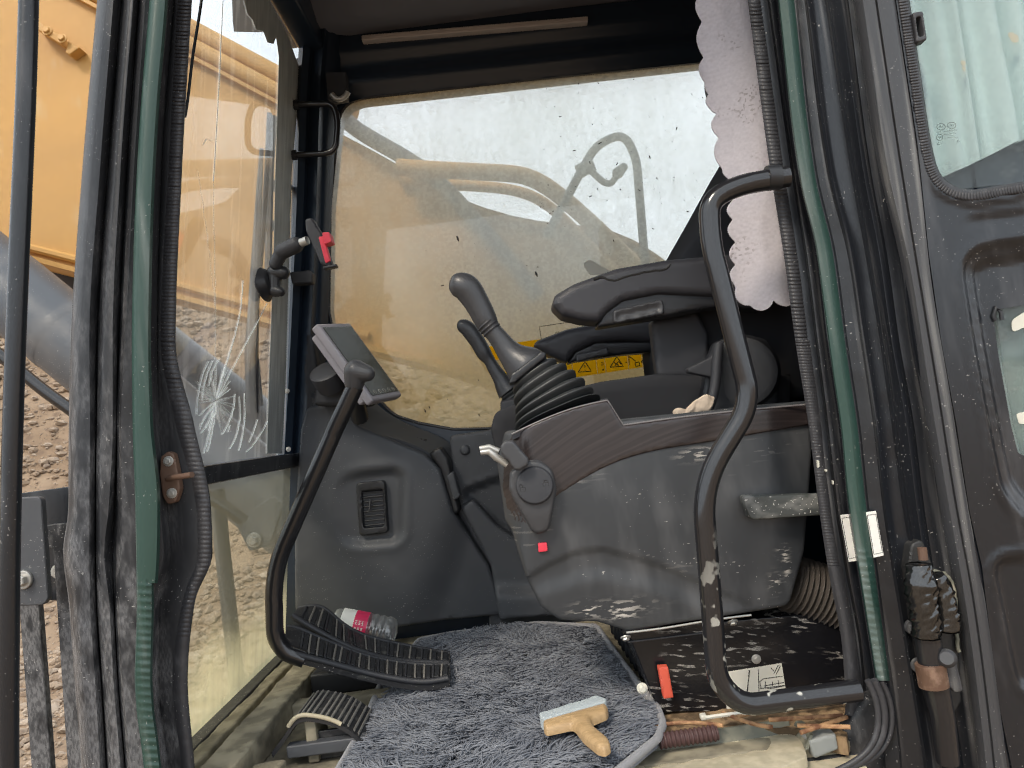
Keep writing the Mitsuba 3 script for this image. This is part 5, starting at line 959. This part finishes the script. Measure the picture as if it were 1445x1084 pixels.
# ------------------------------------------------------------------ pedals and footrest
S['tread'] = prin(worn((0.022, 0.022, 0.024), (0.16, 0.155, 0.14), .5, .8, 60, 60), .4); scene['mat_tread'] = S['tread']
S['tread_edge'] = prin((0.17, 0.16, 0.145), .5); scene['mat_tread_edge'] = S['tread_edge']
def pedal(label, near, far, Yn, Yf, nr, t0):
    k = thing('travel_pedal', label, 'pedal'); A, B = spl(PY(near, Yn), 60), spl(PY(far, Yf), 60)
    obj('plate', strip(A, B, .016, (0, 0, -1)), 'tread', k, 50)
    obj('rim', tube(A, .0055, 8), 'plastic_soft', k, 60); obj('rim', tube(B, .004, 8), 'plastic_soft', k, 60)
    for i in range(nr):
        s = t0 + (1 - t0 - .03) * i / (nr - 1); j = int(s * 58); a, b = A[j], B[j]; d = A[j + 1] - A[j]; d /= np.linalg.norm(d)
        obj('tread_rib', frame_box(a + (b - a) * .12 + [0, 0, .0005], (b - a) * .76, d * .0035, [0, 0, .005], .001), 'tread_edge' if i % 3 else 'plastic_soft', k)
        obj('tread_pad', frame_box(a + (b - a) * .14 + d * .004, (b - a) * .72, d * .009, [0, 0, .0035], .001), 'plastic_black', k)
    return k
p1 = pedal('nearer travel pedal with a lever rising from its raised end', [(400, 910), (412, 920), (440, 929), (474, 938), (520, 950), (560, 958), (600, 962), (633, 957)], [(404, 884), (418, 886), (442, 896), (480, 912), (520, 926), (560, 934), (600, 938), (635, 938)], 1.40, 1.49, 17, .16)
p2 = pedal('farther travel pedal tilted up behind the nearer one', [(412, 868), (426, 877), (448, 890), (484, 909), (520, 923), (560, 932), (600, 935), (634, 936)], [(420, 858), (438, 855), (456, 858), (476, 874), (508, 894), (560, 908), (600, 916), (635, 922)], 1.505, 1.60, 15, .10)
rod = bent(np.vstack([PY([(501, 545)], 1.36), PY([(470, 612)], 1.375), PY([(393, 788)], 1.40), PY([(386, 830)], 1.40), PY([(388, 900)], 1.40), PY([(404, 922)], 1.405), PY([(430, 930)], 1.41)]), [0, 0, .05, .05, .03, .03, 0])
obj('lever', tube(rod, .0155, 18), 'rod_black', p1, 60, label='long black lever bent up from the pedal')
obj('knob', blob([((PY([(500, 541)], 1.36)[0], .0175), (PY([(502, 524)], 1.355)[0], .021)), ((PY([(502, 524)], 1.355)[0], .0205), (PY([(518, 527)], 1.35)[0], .0145))], refine=.004, it=6), 'plastic_lever', p1, 60, label='rounded dark grey knob of the lever')
obj('bracket', frame_box(PZ([(440, 985)], FLOOR)[0], [.20, 0, 0], [0, .10, 0], [0, 0, .045], .006), 'plastic_black', p1)
FR_ = thing('foot_rest', 'bent ribbed metal foot rest low beside the mat', 'foot rest')
np_ = [(383, 1062), (402, 1036), (420, 1013), (446, 1012), (470, 1018), (492, 1030), (512, 1046)]
Ap = PY(np_, 1.235); Ap = np.vstack([Ap]); Bp = Ap + [0.0, .115, 0.0]
A_, B_ = spl(Ap, 60), spl(Bp, 60)
obj('plate', strip(A_, B_, .009, (.1, 0, -1)), 'tread', FR_, 50)
obj('worn_edge', tube(A_[14:46] + [0, -.001, .002], .0035, 8), 'tray_dirt', FR_, 60)
for i in range(12):
    j = 19 + int(i * 3.3); a, b = A_[j], B_[j]; d = A_[j + 1] - A_[j]; d /= np.linalg.norm(d); obj('tread_rib', frame_box(a + [0, .006, .0003], (b - a) * .9, d * .0032, [0, 0, .0035], .001), 'tread_edge', FR_)
obj('support', frame_box([Ap[2][0] + .004, 1.25, FLOOR - .01], [.018, 0, 0], [0, .07, 0], [0, 0, Ap[2][2] - FLOOR], .003), 'floor_dirt', FR_)
obj('side_plate', frame_box([Ap[3][0] - .01, 1.26, FLOOR - .01], [.05, 0, 0], [0, .008, 0], [0, 0, .045], .002), 'tread', FR_)
obj('base_plate', frame_box(PZ([(405, 1072)], FLOOR + .005)[0], [.13, 0, 0.0], [0, .02, 0], [0, 0, .02], .003), 'plastic_dash', FR_)
# ------------------------------------------------------------------ warning labels and outlined notice on the far window's sill
WL = thing('warning_strip', 'row of yellow warning labels with black triangles along the bottom of the right window', 'warning label')
def yl(x): return 509 - .154 * (x - 813)
def lab_(x0, x1, marks, y=1.952, h=23):
    q = [(x0, yl(x0)), (x1, yl(x1)), (x1 + h * .13, yl(x1) + h), (x0 + h * .13, yl(x0) + h)]
    k = obj('label', panel(q, ('y', y), .002, step=14), 'yellow_label', WL, 30)
    if marks: obj('pictogram', seg_strokes(marks, lambda P: PY(P, y - .0008), .0024), 'ink', k, 30)
EXY = 0
def tri(cx, cy, s): return [[(cx - s, cy + s * .7), (cx + s * .05, cy - s * .95), (cx + s * 1.05, cy + s * .55), (cx - s, cy + s * .7)]]
obj('label', panel([(690, 489), (775, 477), (778, 497), (693, 509)], ('y', 1.952), .001, step=14), 'yellow_label', WL, 30); lab_(700, 768, None); lab_(768, 806, [[(780, 499), (781, 510)], [(790, 497), (792, 508)]])
lab_(807, 840, tri(825, 519, 9) + [[(825, 515), (825.5, 519)], [(825.8, 522), (825.9, 523)]]); lab_(841, 852, [[(848, 512), (851, 512), (851, 515), (848, 515)], [(850, 521), (852, 521)], [(850, 522.5), (852, 522.5)]])
lab_(853, 884, tri(870, 512, 9) + [[(866, 511), (873, 516)], [(868, 516), (873, 510), (876, 514)]])
lab_(885, 904, [[(887, 502), (888, 515)], [(887, 503), (892, 506), (897, 510)], [(896, 512), (902, 511), (903, 516), (897, 517), (896, 512)]]); lab_(905, 940, tri(914, 505, 9))
NT = one('outlined_notice', seg_strokes([[(900, 440), (761, 461), (765, 484)], [(783, 470), (788, 468), (790, 472), (784, 474)], [(795, 470), (812, 464)], [(786, 476), (800, 470)]], lambda P: PY(P, 1.952), .0016), 'ink', 'thin dark outline of a notice printed on the right window beside the far armrest', 'notice')
one('window_scrape', panel(rnd([(822, 372), (832, 366), (846, 374), (864, 384), (850, 388), (832, 388)], 5), ('y', 1.953), .0008, step=5), 'sticker_white', 'pale scrape patch on the dusty right window above the armrest', 'patch')

ch = []
for (x, y, w, h, Y) in ((1155, 655, 1.5, 6, 1.10), (1166, 664, 1.5, 2, 1.105), (1176, 681, 1, 3, 1.10)):
    obj('paint_chip', panel(rnd([(x - w, y - h), (x + w * .7, y - h * .8), (x + w, y + h * .6), (x - w * .5, y + h)], 1.2), ('y', 1.1015), .004, step=3), 'sticker_white', CAB, 30)
obj('sill_corner', panel(rnd([(1146, 1074), (1184, 1058), (1203, 1022), (1222, 985), (1300, 985), (1300, 1120), (1146, 1120)], [0, 8, 20, 0, 0, 0, 0]), ('y', 1.092), .03, 4, step=8, fn=lambda P: .012 * sst(1240, 1180, P[:, 0])), 'paint_muddy', CAB, 50, label='dusty grey curved sheet at the foot of the rear pillar')
for _k in list(labels):
    pass
